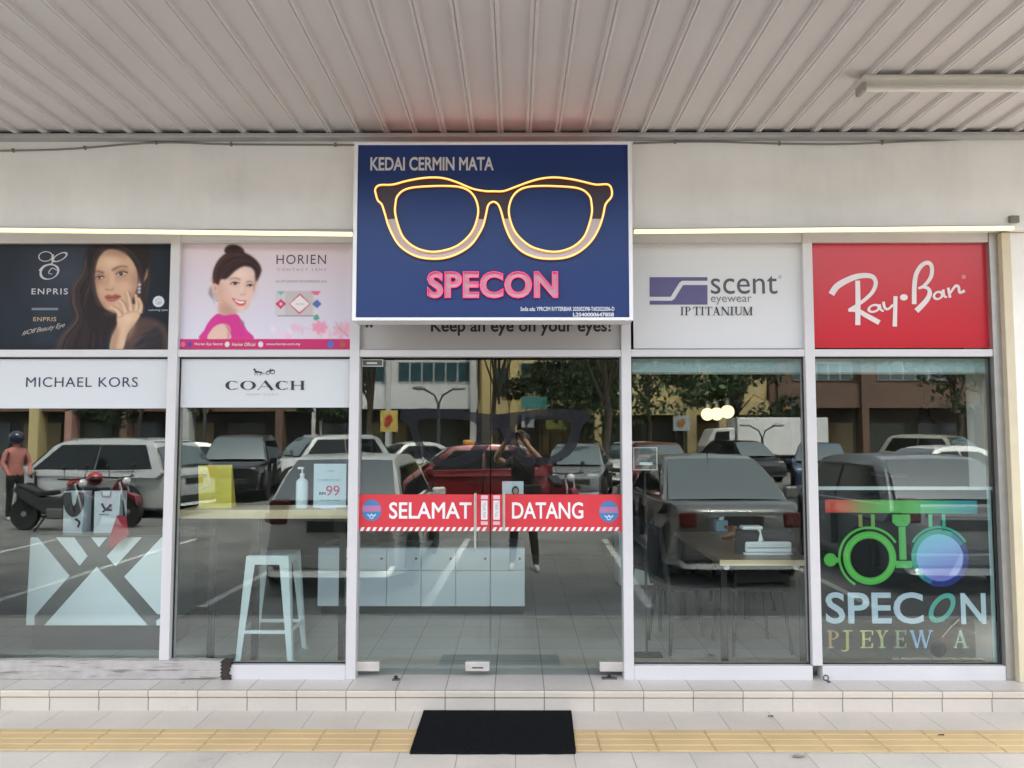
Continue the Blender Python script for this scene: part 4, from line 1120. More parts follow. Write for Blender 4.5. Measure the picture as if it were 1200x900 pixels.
yb0 = down(150, 796.5, ZT).y
zb1 = at(150, 774, yb0).z
xe = at(266, 786, yb0).x
t = thing('old_board', 'weathered white painted timber lying on the step against the left window', 'timber', (xe - 1, yb0, ZT))
random.seed(11)
m_ = MB()
n_ = 40
vs = []
for i in range(n_ + 1):
    x = -4.2 + (xe + 4.2) * i / n_
    j = lambda s_=.003: random.uniform(-s_, s_)
    e_ = .012 if i == n_ else 0
    vs += [(x - e_ * random.random(), yb0 + j(), ZT + .002), (x + e_ * .3, yb0 - .003 + j(), ZT + .05 + j()), (x - e_, yb0 + j(), zb1 + j()), (x, yb0 + .055 + j(), zb1 + j()), (x, yb0 + .06, ZT + .002)]
fs = []
for i in range(n_):
    for k in range(5):
        fs.append((i*5+k, i*5+(k+1)%5, (i+1)*5+(k+1)%5, (i+1)*5+k))
fs += [(0, 4, 3, 2, 1), tuple(n_*5 + k for k in range(5))]
m_.add(vs, fs).build('plank', WOOD, t)
jag = [(xe - .034, ZT + .001)] + [(xe + random.uniform(.006, .030), ZT + .002 + (zb1 - ZT) * k / 11) for k in range(12)] + [(xe - .03 - .012 * (k % 2), ZT + .002 + (zb1 - ZT) * (11 - k) / 11) for k in range(11)]
m_ = MB().prism(jag, 'y', yb0 - .006, yb0 + .05)
m_.build('rotten_end', mat('rotten wood', (.03, .024, .02), .9, noise=.4, nscale=30), t)

# little ring bolt by the right window, scuff and leaf bits on the floor
p = down(968, 799, ZT)
t = thing('ring_bolt', 'tiny dark ring bolt standing on the step below the right window', 'bolt', p)
MB().tube([(p.x + .016*math.cos(k*math.pi/6), p.y, ZT + .024 + .016*math.sin(k*math.pi/6)) for k in range(12)], .0045, 6, True).build('ring', mat('dark steel'), t, smooth=True)
MB().lathe([(.011, 0), (.011, .006), (.006, .01)], (p.x + .012, p.y - .01, ZT)).build('base', mat('dark steel'), t, smooth=True)
p = down(1152, 829, 0)
tag(MB().add([(p.x - .10, p.y + .002, .003), (p.x + .02, p.y - .02, .003), (p.x + .115, p.y + .0, .045), (p.x + .13, p.y + .01, .055), (p.x + .03, p.y + .016, .012), (p.x - .09, p.y + .012, .006)], [(0, 1, 4, 5), (1, 2, 3, 4)]).build('rubber_scrap', mat('dirty rubber', (.06, .056, .052), .8)), 'dark torn rubber scrap lying at the foot of the step on the right', 'scrap')
random.seed(21)
for k, (px, py, lab) in enumerate(((1103, 861.5, 'tiny brown leaf bit on the yellow tactile strip at right'), (936, 886, 'small grey withered leaf on the tiles below the yellow strip'), (903, 839.5, 'tiny dark crumb of leaf by the step right of the mat'))):
    p = down(px, py, .006)
    s_ = .022 if k == 1 else .011
    L = [(p.x + s_*math.cos(a_)*1.7, p.y + s_*math.sin(a_)*.8 + .3*s_*math.cos(a_), .008 + .004*math.cos(3*a_)) for a_ in np.linspace(0, 6.283, 9)[:-1]]
    tag(MB().add(L + [(p.x, p.y, .012)], [(i, (i + 1) % 8, 8) for i in range(8)]).build('dry_leaf', mat('leaf brown' if k != 1 else 'leaf grey', (.06, .04, .025) if k != 1 else (.25, .22, .2), .8)), lab, 'leaf')
# ------------------------------------------------------------------ inside the shop
XI0, XI1, YI1, ZI1 = -4.9, XPIER + .35, 9.8, 3.25
shop_in = thing('shop_interior', 'dim brown walled shop room behind the glass', 'room', (0, 7.5, ZT))
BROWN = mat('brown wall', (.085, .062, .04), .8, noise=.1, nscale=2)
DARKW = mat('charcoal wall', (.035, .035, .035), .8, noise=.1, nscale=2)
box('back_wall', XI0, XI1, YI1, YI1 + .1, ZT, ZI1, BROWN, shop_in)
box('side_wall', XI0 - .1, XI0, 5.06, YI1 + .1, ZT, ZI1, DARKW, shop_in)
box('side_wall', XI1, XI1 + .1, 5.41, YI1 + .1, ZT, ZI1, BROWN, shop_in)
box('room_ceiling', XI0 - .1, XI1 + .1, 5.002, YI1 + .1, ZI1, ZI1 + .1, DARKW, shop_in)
box('partition', -4.9, -1.9, 8.6, 8.68, ZT, ZI1, DARKW, shop_in)
PW = mat('white laminate', (.74, .84, .90), .35)
KICK = mat('dark kick board', (.03, .032, .035), .6)
WOODL = mat('pale wood board', (.52, .43, .28), .5, noise=.12, nscale=9)
BLK = mat('black fabric', (.014, .015, .018), .8, bump=.1)
BLKM = mat('black metal', (.015, .015, .016), .4, .3)

# bar shelf along the window
a, b = at(208, 600, 5.02), at(412, 600, 5.02)
zt = at(300, 597.5, 5.02).z; zl = at(300, 608, 5.02).z
t = thing('window_bar', 'pale wooden bar shelf along the inside of the window above the stool', 'bar counter', ((a.x + b.x) / 2, 5.2, ZT))
box('top', a.x + .01, b.x - .02, 5.02, 5.36, zl, zt, WOODL, t, bevel=.004)
for x in (a.x + .12, a.x + .42, b.x - .12): box('leg', x - .02, x + .02, 5.3, 5.34, ZT, zl, BLKM, t)
# stool
STW = mat('white blue enamel', (.60, .70, .72), .3, spec=.5)
zs = at(320, 648, 5.40).z
cx = (at(275, 775, 5.27).x + at(339, 775, 5.27).x) / 2 + .02
t = thing('bar_stool', 'pale blue white metal stool with splayed legs in front of the window bar', 'stool', (cx, 5.42, ZT))
hw, hb = .142, .19
MB().box(cx - hw, cx + hw, 5.42 - hw, 5.42 + hw, zs - .012, zs).build('seat', STW, t, bevel=.01, seg=3)
for sx, sy in ((-1, 0), (1, 0), (0, -1), (0, 1)):
    if sx: MB().box(cx + sx*hw - .004, cx + sx*hw + .001, 5.42 - hw + .01, 5.42 + hw - .01, zs - .06, zs - .01).build('apron', STW, t)
    else: MB().box(cx - hw + .01, cx + hw - .01, 5.42 + sy*hw - .003, 5.42 + sy*hw + .002, zs - .06, zs - .01).build('apron', STW, t)
for sx in (-1, 1):
    for sy in (-1, 1):
        m_ = MB()
        tp, bt = Vector((cx + sx*hw, 5.42 + sy*hw, zs - .004)), Vector((cx + sx*hb, 5.42 + sy*hb*.92, ZT))
        m_.bar(tp - Vector((sx*.032, 0, 0)), bt - Vector((sx*.016, 0, 0)), .064, .005, .030, .005, up=(0, 1, 0))
        m_.bar(tp - Vector((0, sy*.032, 0)), bt - Vector((0, sy*.016, 0)), .005, .064, .005, .030, up=(0, 1, 0))
        lg = m_.build('leg', STW, t)
        MB().box(bt.x - .016, bt.x + .016, bt.y - .016, bt.y + .016, ZT, ZT + .012).build('foot', mat('white rubber', (.55, .6, .6), .6), lg)
f = .36; r_ = hw + (hb - hw) * (1 - f)
zr = ZT + (zs - ZT) * f * .78
r_ = hw + (hb - hw) * (1 - (zr - ZT) / (zs - ZT)) - .012
for sx, sy in ((0, -1), (0, 1), (-1, 0), (1, 0)):
    if sx: MB().bar((cx + sx*r_, 5.42 - r_, zr), (cx + sx*r_, 5.42 + r_, zr), .016, .022).build('stretcher', STW, t)
    else: MB().bar((cx - r_, 5.42 + sy*r_*.96, zr), (cx + r_, 5.42 + sy*r_*.96, zr), .016, .022).build('stretcher', STW, t)

# on the bar
YA = 5.12
p0, p1, p2, p3 = at(233, 597, YA), at(271, 597, YA), at(269, 545, YA), at(229.5, 546, YA)
t = thing('paper_bag', 'mustard yellow paper bag standing on the bar shelf', 'bag', ((p0.x + p1.x) / 2, YA + .04, zt))
m_ = MB(); dp = .045
vs = []
for p, (dy0, dy1) in ((p0, (0, .09)), (p1, (0, .09)), (p2, (.038, .05)), (p3, (.038, .05))):
    for dy in (dy0, dy1): vs.append((p.x, YA + dy, max(zt + .001, p.z) if p.z < zt + .05 else p.z))
m_.add(vs, [(0, 2, 4, 6), (1, 7, 5, 3), (0, 6, 7, 1), (2, 3, 5, 4), (0, 1, 3, 2), (6, 4, 5, 7)]).build('body', mat('mustard paper', (.58, .50, .07), .6, noise=.08, nscale=8), t)
m_ = MB(); m_.tube([at(237, 552, YA + .03), at(240, 556, YA + .02), at(247, 566, YA + .012), at(244, 570, YA + .01), at(235, 572, YA + .008)], .003, 5); m_.build('fold_crease', mat('pale mustard', (.62, .58, .3), .6), t)
pb = at(353.5, 597, 5.10)
t = thing('pump_bottle', 'white pump bottle of hand sanitiser on the bar shelf', 'bottle', (pb.x, pb.y, zt))
BOT = mat('white plastic', (.62, .72, .76), .35)
h1 = at(353, 561, 5.1).z - zt; h2 = at(353, 549, 5.1).z - zt
MB().lathe([(.036, .002), (.039, .008), (.039, h1 - .03), (.034, h1 - .01), (.014, h1 + .006), (.013, h1 + .02)], (pb.x, pb.y, zt), n=28).build('body', BOT, t, smooth=True)
MB().lathe([(.015, h1 + .018), (.015, h1 + .034), (.005, h1 + .036), (.005, h2)], (pb.x, pb.y, zt), n=16).box(pb.x - .028, pb.x + .010, pb.y - .008, pb.y + .008, zt + h2 - .004, zt + h2 + .010).build('pump', mat('pump white', (.7, .72, .72), .4), t, smooth=True)
YC = 5.11
ax, bx, cz, dz = at(367.5, 570, YC).x, at(405.5, 570, YC).x, at(386, 543.5, YC).z, at(386, 595, YC).z
t = thing('price_stand', 'pale blue price card marked RM99 standing on the bar shelf', 'price card', ((ax + bx) / 2, YC, zt))
CARD = mat('pale blue card', (.52, .64, .72), .35)
box('card', ax, bx, YC, YC + .004, dz, cz, CARD, t)
box('stand', (ax + bx) / 2 - .05, (ax + bx) / 2 + .05, YC - .03, YC + .05, zt, zt + .006, mat('clear plastic', (.5, .55, .58), .2), t)
box('spine', (ax + bx) / 2 - .02, (ax + bx) / 2 + .02, YC + .006, YC + .014, zt + .006, zt + .2, _mats['clear plastic'], t)
CRIM = mat('crimson ink', (.50, .03, .12), .5)
text('lettering', '99', 382, 398, 569, 581, YC - .002, CRIM, t, bold=.01)
text('lettering', 'RM', 374, 381.5, 576.5, 580, YC - .002, mat('navy ink'), t, bold=.04)
text('small_print', 'COMPLETE SET', 372, 400, 561.5, 564, YC - .002, mat('teal ink', (.1, .28, .38), .5), t)
text('small_print', 'FRAME', 384, 391, 551, 553, YC - .002, mat('teal ink'), t)
text('small_print', 'per pair only', 376, 398, 585, 587.5, YC - .002, mat('teal ink'), t)

# long white showcase seen through the doors
YS_ = 6.6
xa, xb = at(372, 680, YS_).x, at(615, 680, YS_).x
z0, z1 = at(500, 711, YS_).z, at(500, 643, YS_).z
t = thing('showcase', 'long white display counter with flat doors seen through the glass doors', 'counter', ((xa + xb) / 2, YS_, ZT))
box('base', xa + .03, xb - .03, YS_ + .04, YS_ + .5, ZT, z0, KICK, t)
box('carcass', xa, xb, YS_ + .02, YS_ + .55, z0, z1, PW, t)
nd = 6
for i in range(nd):
    u, v_ = xa + (xb - xa) * i / nd, xa + (xb - xa) * (i + 1) / nd
    dr = box('door', u + .003, v_ - .003, YS_, YS_ + .018, z0 + .004, (z0 + z1) / 2 - .003 + .06, PW, t, bevel=.002)
    dr = box('drawer', u + .003, v_ - .003, YS_, YS_ + .018, (z0 + z1) / 2 + .063, z1 - .004, PW, t, bevel=.002)
    box('knob', v_ - .05, v_ - .035, YS_ - .012, YS_, z1 - .09, z1 - .075, mat('dark steel'), dr)
box('glass_top', xa, xb, YS_ + .02, YS_ + .55, z1 + .001, z1 + .012, mat('counter top glass', (.25, .30, .32), .08), t)
# oval table mirrors on it
for i, px in enumerate((437, 471, 399, 330)):
    pz = z1 + .013
    x = at(px, 640, YS_ + .2).x if px > 372 else at(px, 640, YS_ + .2).x
    if px < 372: continue
    t = thing('table_mirror', ['dark oval table mirror on the white showcase at its left door', 'dark tilted oval mirror on the showcase right of another mirror', 'dark oval mirror on the showcase just beside the door post'][i], 'mirror', (x, YS_ + .2, pz))
    m_ = MB().lathe([(.0, -.012), (.085, -.012), (.095, 0), (.085, .012), (0, .012)], (0, 0, 0), 'y', 28)
    rot = .0 if i != 1 else .45
    m_.v = [(x + a_[0]*.75*math.cos(rot) + a_[2]*1.25*math.sin(rot), YS_ + .2 + a_[1], pz + .17 - a_[0]*.75*math.sin(rot) + a_[2]*1.25*math.cos(rot)) for a_ in m_.v]
    m_.build('frame', BLKM, t, smooth=True)
    MB().lathe([(.06, .0), (.06, .006), (.012, .012), (.010, .07)], (x, YS_ + .2, pz)).build('foot', BLKM, t, smooth=True)
# white display unit with a big X of dark boards, left window
YX = 5.5
TXp = lambda p: (p[0] * 200 / 818.2 / 1.0, 590 + p[1] * 220 / 900)
TXq = lambda p: (p[0] * 210 / 859., 590 + p[1] * 220 / 900.)
za, zb2 = at(100, 628.5, YX).z, at(100, 733, YX).z
xa, xb = at(33, 680, YX).x, at(189, 680, YX).x
t = thing('cross_counter', 'white counter front with crossed dark diagonal bands, behind the left window', 'counter', ((xa + xb) / 2, YX, ZT))
box('carcass', xa + .002, xb + .03, YX + .004, YX + .5, zb2, za - .004, mat('grey board', (.11, .115, .115), .5), t)
box('plinth', xa + .02, xb + .01, YX + .04, YX + .48, ZT, zb2, KICK, t)
box('counter_top', xa - .01, xb + .035, YX - .012, YX + .52, za - .003, za + .008, mat('dark counter top', (.10, .11, .11), .3), t)
WPAN = mat('pale blue laminate', (.74, .84, .87), .3)
for poly in ([(150,162),(182,162),(334,347),(166,540),(166,583),(127,583)], [(272,162),(356,162),(422,252),(384,298)], [(440,162),(517,162),(476,208)], [(594,162),(682,162),(556,300),(514,252)],
             [(776,162),(800,162),(800,530),(756,530),(598,350)], [(465,303),(708,583),(215,583)], [(752,560),(800,530),(800,583),(752,583)]):
    m_ = MB(); q = [at(*TXq(p), YX) for p in poly]
    m_.prism([(v.x, v.z) for v in q], 'y', YX - .008, YX + .003).build('front_panel', WPAN, t)
# gift bags and a red cone on that counter
for px0, px1, lab in ((71, 99, 'pale blue paper bag with a folded open mouth on the crossed counter'), (107, 141, 'pale blue paper bag printed with a ribbon mark on the crossed counter')):
    YB_ = YX + .12
    q = [at(px0 + 3, 616, YB_), at(px1 - 3, 616, YB_), at(px1, 576, YB_), at(px0 + 3, 576, YB_)]
    zc_ = za + .009; dz_ = zc_ - q[0].z
    t = thing('gift_bag', lab, 'bag', (q[0].x, YB_, zc_))
    vs = [(q[0].x, YB_, zc_), (q[1].x, YB_, zc_), (q[2].x, YB_ + .01, q[2].z), (q[3].x, YB_ + .01, q[3].z), (q[0].x, YB_ + .12, zc_), (q[1].x, YB_ + .12, zc_), (q[2].x, YB_ + .10, q[2].z), (q[3].x, YB_ + .10, q[3].z)]
    MB().add(vs, [(0, 1, 2, 3), (5, 4, 7, 6), (4, 0, 3, 7), (1, 5, 6, 2), (0, 4, 5, 1)]).build('body', mat('pale blue paper bag', (.76, .86, .92), .5), t)
    NV = mat('navy ink')
    if px0 > 100:
        ik = Ink(YB_ - .004); ik.stroke([(119, 590), (124, 597), (130, 591)], (2.5, 2.5)); ik.stroke([(124, 597), (120, 600)], (2, 2), False); ik.stroke([(124, 597), (131, 598)], (3, 2), False); ik.build('printed_mark', NV, t)
        text('small_print', 'eyewear', 116, 128, 602, 604, YB_ - .004, NV, t)
        MB().tube([at(119, 576, YB_ + .01), at(120, 582, YB_ - .004), at(129, 582, YB_ - .004), at(130, 576, YB_ + .01)], .004, 6).build('handle', mat('grey blue cord', (.25, .35, .45), .6), t)
    else:
        ik = Ink(YB_ - .004); ik.stroke([(88, 608), (93, 612), (91, 618)], (3, 2)); ik.stroke([(79, 577), (80, 592), (86, 600), (93, 592), (95, 577)], (9, 12, 8)); ik.build('printed_mark', mat('dark grey ink'), t)
YCn = YX + .2
t = thing('red_pennant', 'deep red cloth pennant hanging on a thin stick beside the paper bags', 'pennant', at(140, 645, YCn))
m_ = MB()
pl = [at(*TXq(p), YCn - .28) for p in ((560, 58), (603, 62), (618, 150), (588, 170), (525, 225), (522, 170))]
m_.prism([(v.x, v.z) for v in pl], 'y', YCn - .28, YCn - .272).build('cloth', mat('deep red cloth', (.36, .02, .05), .8), t)
MB().tube([Vector((at(148, 605, YCn - .26).x, YCn - .264, za + .01)), at(143, 570, YCn - .26)], .006, 8).build('stick', BLKM, t, smooth=True)

# wooden table by the right window with its things
YT2 = 5.10
ztab = at(890, 656, YT2).z
a, b = at(843, 656, YT2).x, at(955, 656, YT2).x
t = thing('work_table', 'pale edged wooden table standing end on behind the right window', 'table', ((a + b) / 2, 5.8, ZT))
box('top', a, b, YT2, YT2 + 1.45, ztab - .035, ztab, mat('brown table wood', (.22, .15, .10), .32, noise=.15, nscale=5), t, bevel=.003)
box('edge_band', a, b, YT2 - .012, YT2 - .0005, ztab - .036, ztab + .0005, mat('pale wood board'), t)
for x in (a + .05, b - .05):
    for y in (YT2 + .1, YT2 + 1.35): box('leg', x - .02, x + .02, y - .02, y + .02, ZT, ztab - .036, BLKM, t)
for px in (852, 934):
    x = at(px, 665, YT2 + .03).x
    MB().lathe([(.016, ztab - .07), (.02, ztab - .055), (.02, ztab - .036)], (x, YT2 + .04, 0), n=14).build('glide', mat('white plastic'), t, smooth=True)
def onTable(px, py, dz=0): return down(px, py, ztab + dz)
p = onTable(900, 650)
t = thing('lensmeter', 'white optical device with an arm and a rounded tray on the wooden table', 'optical device', (p.x, p.y, ztab))
xa, xb = onTable(872, 650).x, onTable(929, 650).x
LW = mat('bright white plastic', (.82, .86, .88), .35)
hh = p.y - .0
MB().prism([(xa, p.y), (xa + .05, p.y - .03), (xb - .05, p.y - .03), (xb, p.y), (xb - .01, p.y + .16), (xa + .01, p.y + .16)], 'z', ztab, ztab + .012).build('tray', LW, t, bevel=.004)
MB().box(xa + .015, xb - .002, p.y + .005, p.y + .15, ztab + .013, ztab + .085).build('body', mat('cool white plastic', (.80, .86, .90), .35), t, bevel=.012, seg=3)
MB().bar((xa + .13, p.y + .04, ztab + .085), (xa + .115, p.y + .05, ztab + .17), .045, .04).build('arm', LW, t, bevel=.004)
MB().box(xa + .0, xa + .14, p.y + .02, p.y + .10, ztab + .165, ztab + .19).build('head', LW, t, bevel=.008)
MB().box(xa + .02, xb - .01, p.y - .0015, p.y + .004, ztab + .044, ztab + .048).build('seam', mat('grey plastic'), t)
p = onTable(862, 633)
t = thing('wooden_model', 'bunched brown twisted ornament on the table left of the white device', 'ornament', (p.x, p.y, ztab))
random.seed(9)
m_ = MB()
for k in range(5):
    c0 = Vector((p.x + random.uniform(-.05, .05), p.y + random.uniform(-.03, .03), ztab + .05))
    m_.tube([c0 + Vector((.045*math.cos(j*.8 + k), .04*math.sin(j*.8 + k), .012*j - .045)) for j in range(9)], .013, 8)
m_.build('twist', mat('orange brown wood', (.28, .12, .045), .4), t, smooth=True)
p = onTable(845, 622)
t = thing('tissue_box', 'small light blue box on the far end of the wooden table', 'box', (p.x, p.y, ztab))
MB().box(p.x - .05, p.x + .05, p.y - .04, p.y + .06, ztab, ztab + .09).build('carton', mat('light blue carton', (.22, .38, .46), .5), t, bevel=.004)
MB().prism([(p.x - .02, ztab + .09), (p.x + .02, ztab + .09), (p.x + .03, ztab + .12), (p.x - .01, ztab + .115)], 'y', p.y, p.y + .012).build('tissue', mat('pump white'), t)
# chairs
def chair(name, label, x, y, rz):
    t = thing(name, label, 'chair', (0, 0, 0), 'black chairs inside the shop')
    MB().box(-.21, .21, -.21, .21, .43, .48).build('seat', BLK, t, bevel=.02, seg=3)
    MB().prism([(.19, .50), (.235, .50), (.285, .86), (.25, .88)], 'x', -.2, .2).build('backrest', BLK, t, bevel=.015)
    for sx in (-1, 1):
        for sy in (-1, 1):
            MB().bar((sx*.17, sy*.17, .43), (sx*.21, sy*.21, 0), .026, .026, .018, .018).build('leg', BLKM, t)
    MB().bar((-.19, .19, .42), (-.19, .225, .56), .022, .022).bar((.19, .19, .42), (.19, .225, .56), .022, .022).build('back_frame', BLKM, t)
    t.location = (x, y, ZT); t.rotation_euler = (0, 0, rz)
    return t
c0 = chair('chair', 'black chair at the near left side of the wooden table', at(806, 700, 5.6).x, 5.65, R(100))
for lab, x, y, rz in (('black chair left of the wooden table, set back toward the showcase', at(778, 690, 6.3).x, 6.35, R(120)), ('black chair tucked under the near end of the wooden table', at(885, 700, 5.5).x, 5.62, R(185)),
                      ('black chair at the far end of the wooden table', at(870, 660, 6.9).x, 6.95, R(5))):
    c1 = copy_tree(c0); c1.location = (x, y, ZT); c1.rotation_euler = (0, 0, rz); c1['label'] = lab
# low white cabinet in the back left of the table
xa, xb = at(738, 640, 7.6).x, at(775, 640, 7.6).x
t = thing('low_cabinet', 'low pale cabinet at the back between the showcase and the table', 'cabinet', ((xa + xb) / 2, 7.6, ZT))
box('carcass', xa - .1, xb, 7.62, 8.0, ZT + .05, ZT + .62, PW, t)
box('front', xa - .09, xb - .01, 7.6, 7.617, ZT + .06, ZT + .61, PW, t, bevel=.003)
box('plinth', xa - .08, xb - .02, 7.64, 7.98, ZT, ZT + .05, KICK, t)

# lit globes
GLOBE = mat('lit globe', (1, .95, .85), .4, emit=(1, .80, .42), strength=.26)
CORD = mat('black cord', (.012, .012, .012), .6)
for k, (px, py, Y) in enumerate(((829, 485.5, 6.7), (840, 485, 6.5), (852.5, 482.5, 6.25))):
    p = at(px, py, Y)
    t = thing('globe_lamp', ['left lit round globe lamp of the three hanging in the right middle window', 'middle lit round globe lamp of the three hanging in the right middle window', 'right lit round globe lamp of the three hanging in the right middle window'][k], 'pendant lamp', p, 'lit globe lamps hanging in a cluster')
    MB().sphere(p, .055).build('globe', GLOBE, t, smooth='all')
    MB().lathe([(.02, .045), (.024, .06), (.02, .11), (.006, .12)], p, n=14).build('socket', STEEL, t, smooth=True)
    MB().tube([p + Vector((0, 0, .12)), (p.x, p.y, ZI1)], .004, 6).build('cord', CORD, t)
# black pendant
p = at(1084, 497, 6.2)
t = thing('dome_lamp', 'black dome pendant lamp hanging in the upper right window, unlit', 'pendant lamp', p)
MB().lathe([(.095, 0), (.09, .03), (.05, .06), (.04, .075), (.035, .16), (.01, .165)], p, n=28).build('shade', mat('black enamel', (.012, .013, .022), .25), t, smooth=True)
MB().tube([p + Vector((0, 0, .16)), (p.x, p.y, ZI1)], .005, 6).build('cord', CORD, t)
# framed pictures on the back wall
for px0, px1, py0, py1, lab, colr in ((992, 1019, 432, 488, 'tall dark framed picture with an orange figure, left of the dome lamp', (.32, .10, .04)), (1050, 1076, 434, 481, 'tall framed picture in dull red and brown, just left of the dome lamp', (.26, .09, .06))):
    q0, q1 = at(px0, py1, 9.78), at(px1, py0, 9.78)
    t = thing('framed_picture', lab, 'picture', ((q0.x + q1.x) / 2, 9.78, q0.z))
    m_ = MB()
    m_.box(q0.x, q1.x, 9.765, 9.798, q0.z, q0.z + .03).box(q0.x, q1.x, 9.765, 9.798, q1.z - .03, q1.z).box(q0.x, q0.x + .03, 9.765, 9.798, q0.z + .03, q1.z - .03).box(q1.x - .03, q1.x, 9.765, 9.798, q0.z + .03, q1.z - .03)
    m_.build('frame', BLKM, t)
    box('picture_sheet', q0.x + .02, q1.x - .02, 9.78, 9.795, q0.z + .02, q1.z - .02, mat('dull tan', (.20, .16, .10), .6), t)
    xm_ = (q0.x + q1.x) / 2; zm = (q0.z + q1.z) / 2
    MB().prism([(xm_ - .05, zm + .22), (xm_ + .06, zm + .24), (xm_ + .03, zm), (xm_ + .04, zm - .2), (xm_ - .03, zm - .22), (xm_ - .02, zm)], 'y', 9.774, 9.779).build('figure', mat('picture colour ' + str(px0), colr, .6), t)
# small picture card hung at left of the middle window
q0, q1 = at(742, 551, 5.4), at(770, 524, 5.4)
t = thing('photo_frame', 'small square framed photo of red and white tones standing behind the middle window', 'photo frame', ((q0.x + q1.x) / 2, 5.4, q0.z))
m_ = MB(); e = .007
m_.box(q0.x, q1.x, 5.39, 5.41, q0.z, q0.z + e).box(q0.x, q1.x, 5.39, 5.41, q1.z - e, q1.z).box(q0.x, q0.x + e, 5.39, 5.41, q0.z + e, q1.z - e).box(q1.x - e, q1.x, 5.39, 5.41, q0.z + e, q1.z - e)
m_.build('frame', mat('pale metal'), t)
box('picture_sheet', q0.x + e, q1.x - e, 5.398, 5.408, q0.z + e, q1.z - e, mat('dark photo', (.05, .055, .06), .4), t)
zm = (q0.z + q1.z) / 2; xm_ = (q0.x + q1.x) / 2
box('photo_patch', xm_ - .05, xm_ + .03, 5.394, 5.397, zm + .01, zm + .03, mat('faded rose', (.35, .16, .16), .5), t)
box('photo_patch', xm_ - .04, xm_ + .05, 5.394, 5.397, zm - .045, zm - .025, mat('pump white'), t)
box('post', xm_ - .008, xm_ + .008, 5.411, 5.43, ZT, q1.z - .02, BLKM, t)
box('foot', xm_ - .1, xm_ + .1, 5.35, 5.47, ZT, ZT + .012, BLKM, t)
# blinds at the head of the right windows
BL = mat('blue grey blind', (.30, .40, .43), .6)
for px0, px1, lab in ((739, 939, 'rolled blue grey blind at the top of the window right of the doors'), (955.5, 1153, 'rolled blue grey blind at the top of the far right window')):
    q0, q1 = at(px0, 436.5, YG + .05), at(px1, 419, YG + .05)
    t = thing('roller_blind', lab, 'blind', ((q0.x + q1.x) / 2, YG + .06, q1.z))
    box('cloth', q0.x, q1.x, YG + .045, YG + .05, q0.z, q1.z, BL, t)
    MB().tube([(q0.x, YG + .075, q1.z), (q1.x, YG + .075, q1.z)], .025, 14).build('roll', BL, t, smooth=True)
    box('bottom_bar', q0.x, q1.x, YG + .04, YG + .056, q0.z - .012, q0.z, mat('olive clip'), t)
# goods on a low shelf by the far right window
YH = 6.9
zsh = at(1110, 556, YH).z
a, b = at(1045, 556, YH).x, at(1165, 556, YH).x
t = thing('low_shelf', 'dark display shelf deep behind the far right window', 'shelf', ((a + b) / 2, YH, ZT))
box('top', a, b, YH, YH + .4, zsh - .03, zsh, mat('brown table wood'), t)
box('carcass', a + .02, b - .02, YH + .02, YH + .38, ZT, zsh - .031, KICK, t)
p = at(1101, 556, YH + .05)
t = thing('violet_case', 'small bright violet spectacles case on the dark shelf', 'case', (p.x, YH + .08, zsh))
MB().box(p.x - .075, p.x + .075, YH + .04, YH + .12, zsh, zsh + .05).build('case', mat('violet plastic', (.14, .07, .60), .4), t, bevel=.015, seg=3)
box('clasp', p.x - .012, p.x + .012, YH + .036, YH + .0405, zsh + .02, zsh + .035, STEEL, t)
q0, q1 = at(1115, 541, YH + .2), at(1149, 512, YH + .2)
t = thing('shopping_bag', 'steel blue shopping bag on the dark shelf at the far right', 'bag', ((q0.x + q1.x) / 2, YH + .2, zsh))
MB().prism([(q0.x, zsh), (q1.x, zsh), (q1.x - .01, q1.z), (q0.x + .015, q1.z)], 'y', YH + .15, YH + .27).build('body', mat('steel blue', (.10, .19, .30), .5), t, bevel=.006)
MB().tube([(q0.x + .08, YH + .15, q1.z - .01), (q0.x + .09, YH + .15, q1.z + .06), (q1.x - .09, YH + .15, q1.z + .06), (q1.x - .08, YH + .15, q1.z - .01)], .006, 6).build('handle', mat('grey blue cord'), t)

# spectacles set out on two shelf boards on the back wall
t = thing('wall_shelf', 'two dark shelf boards on the brown back wall under the framed pictures', 'shelf', (at(1040, 520, 9.7).x, 9.7, at(1040, 530, 9.7).z))
zsA, zsB = at(1040, 521, 9.7).z, at(1040, 536, 9.7).z
for z in (zsA, zsB): box('board', at(985, 520, 9.7).x, at(1090, 520, 9.7).x, 9.5, 9.799, z - .03, z, KICK, t)
def spectacles(x, y, z):
    t = thing('spectacles', 'small spectacles set out in the rows on the back wall shelf boards', 'spectacles', (0, 0, 0), 'spectacles on the back wall shelves')
    m_ = MB()
    for s_ in (-1, 1): m_.tube([(s_*.035 + .028*math.cos(a_), 0, .045 + .022*math.sin(a_)) for a_ in np.linspace(0, 6.283, 13)[:-1]], .005, 6, True)
    m_.tube([(-.008, 0, .05), (.008, 0, .05)], .004, 6)
    m_.build('frame', mat('gilt wire', (.45, .38, .28), .3, .8), t, smooth=True)
    for s_ in (-1, 1): MB().tube([(s_*.065, 0, .055), (s_*.067, .1, .05), (s_*.066, .13, .02)], .003, 6).build('temple', _mats['gilt wire'], t, smooth=True)
    t.location = (x, y, z); return t
sp0 = spectacles(at(996, 520, 9.56).x, 9.56, zsA)
for i in range(1, 14):
    c_ = copy_tree(sp0); c_.location = (at(996 + (i % 7) * 14, 520, 9.56).x, 9.56, zsA if i < 7 else zsB)
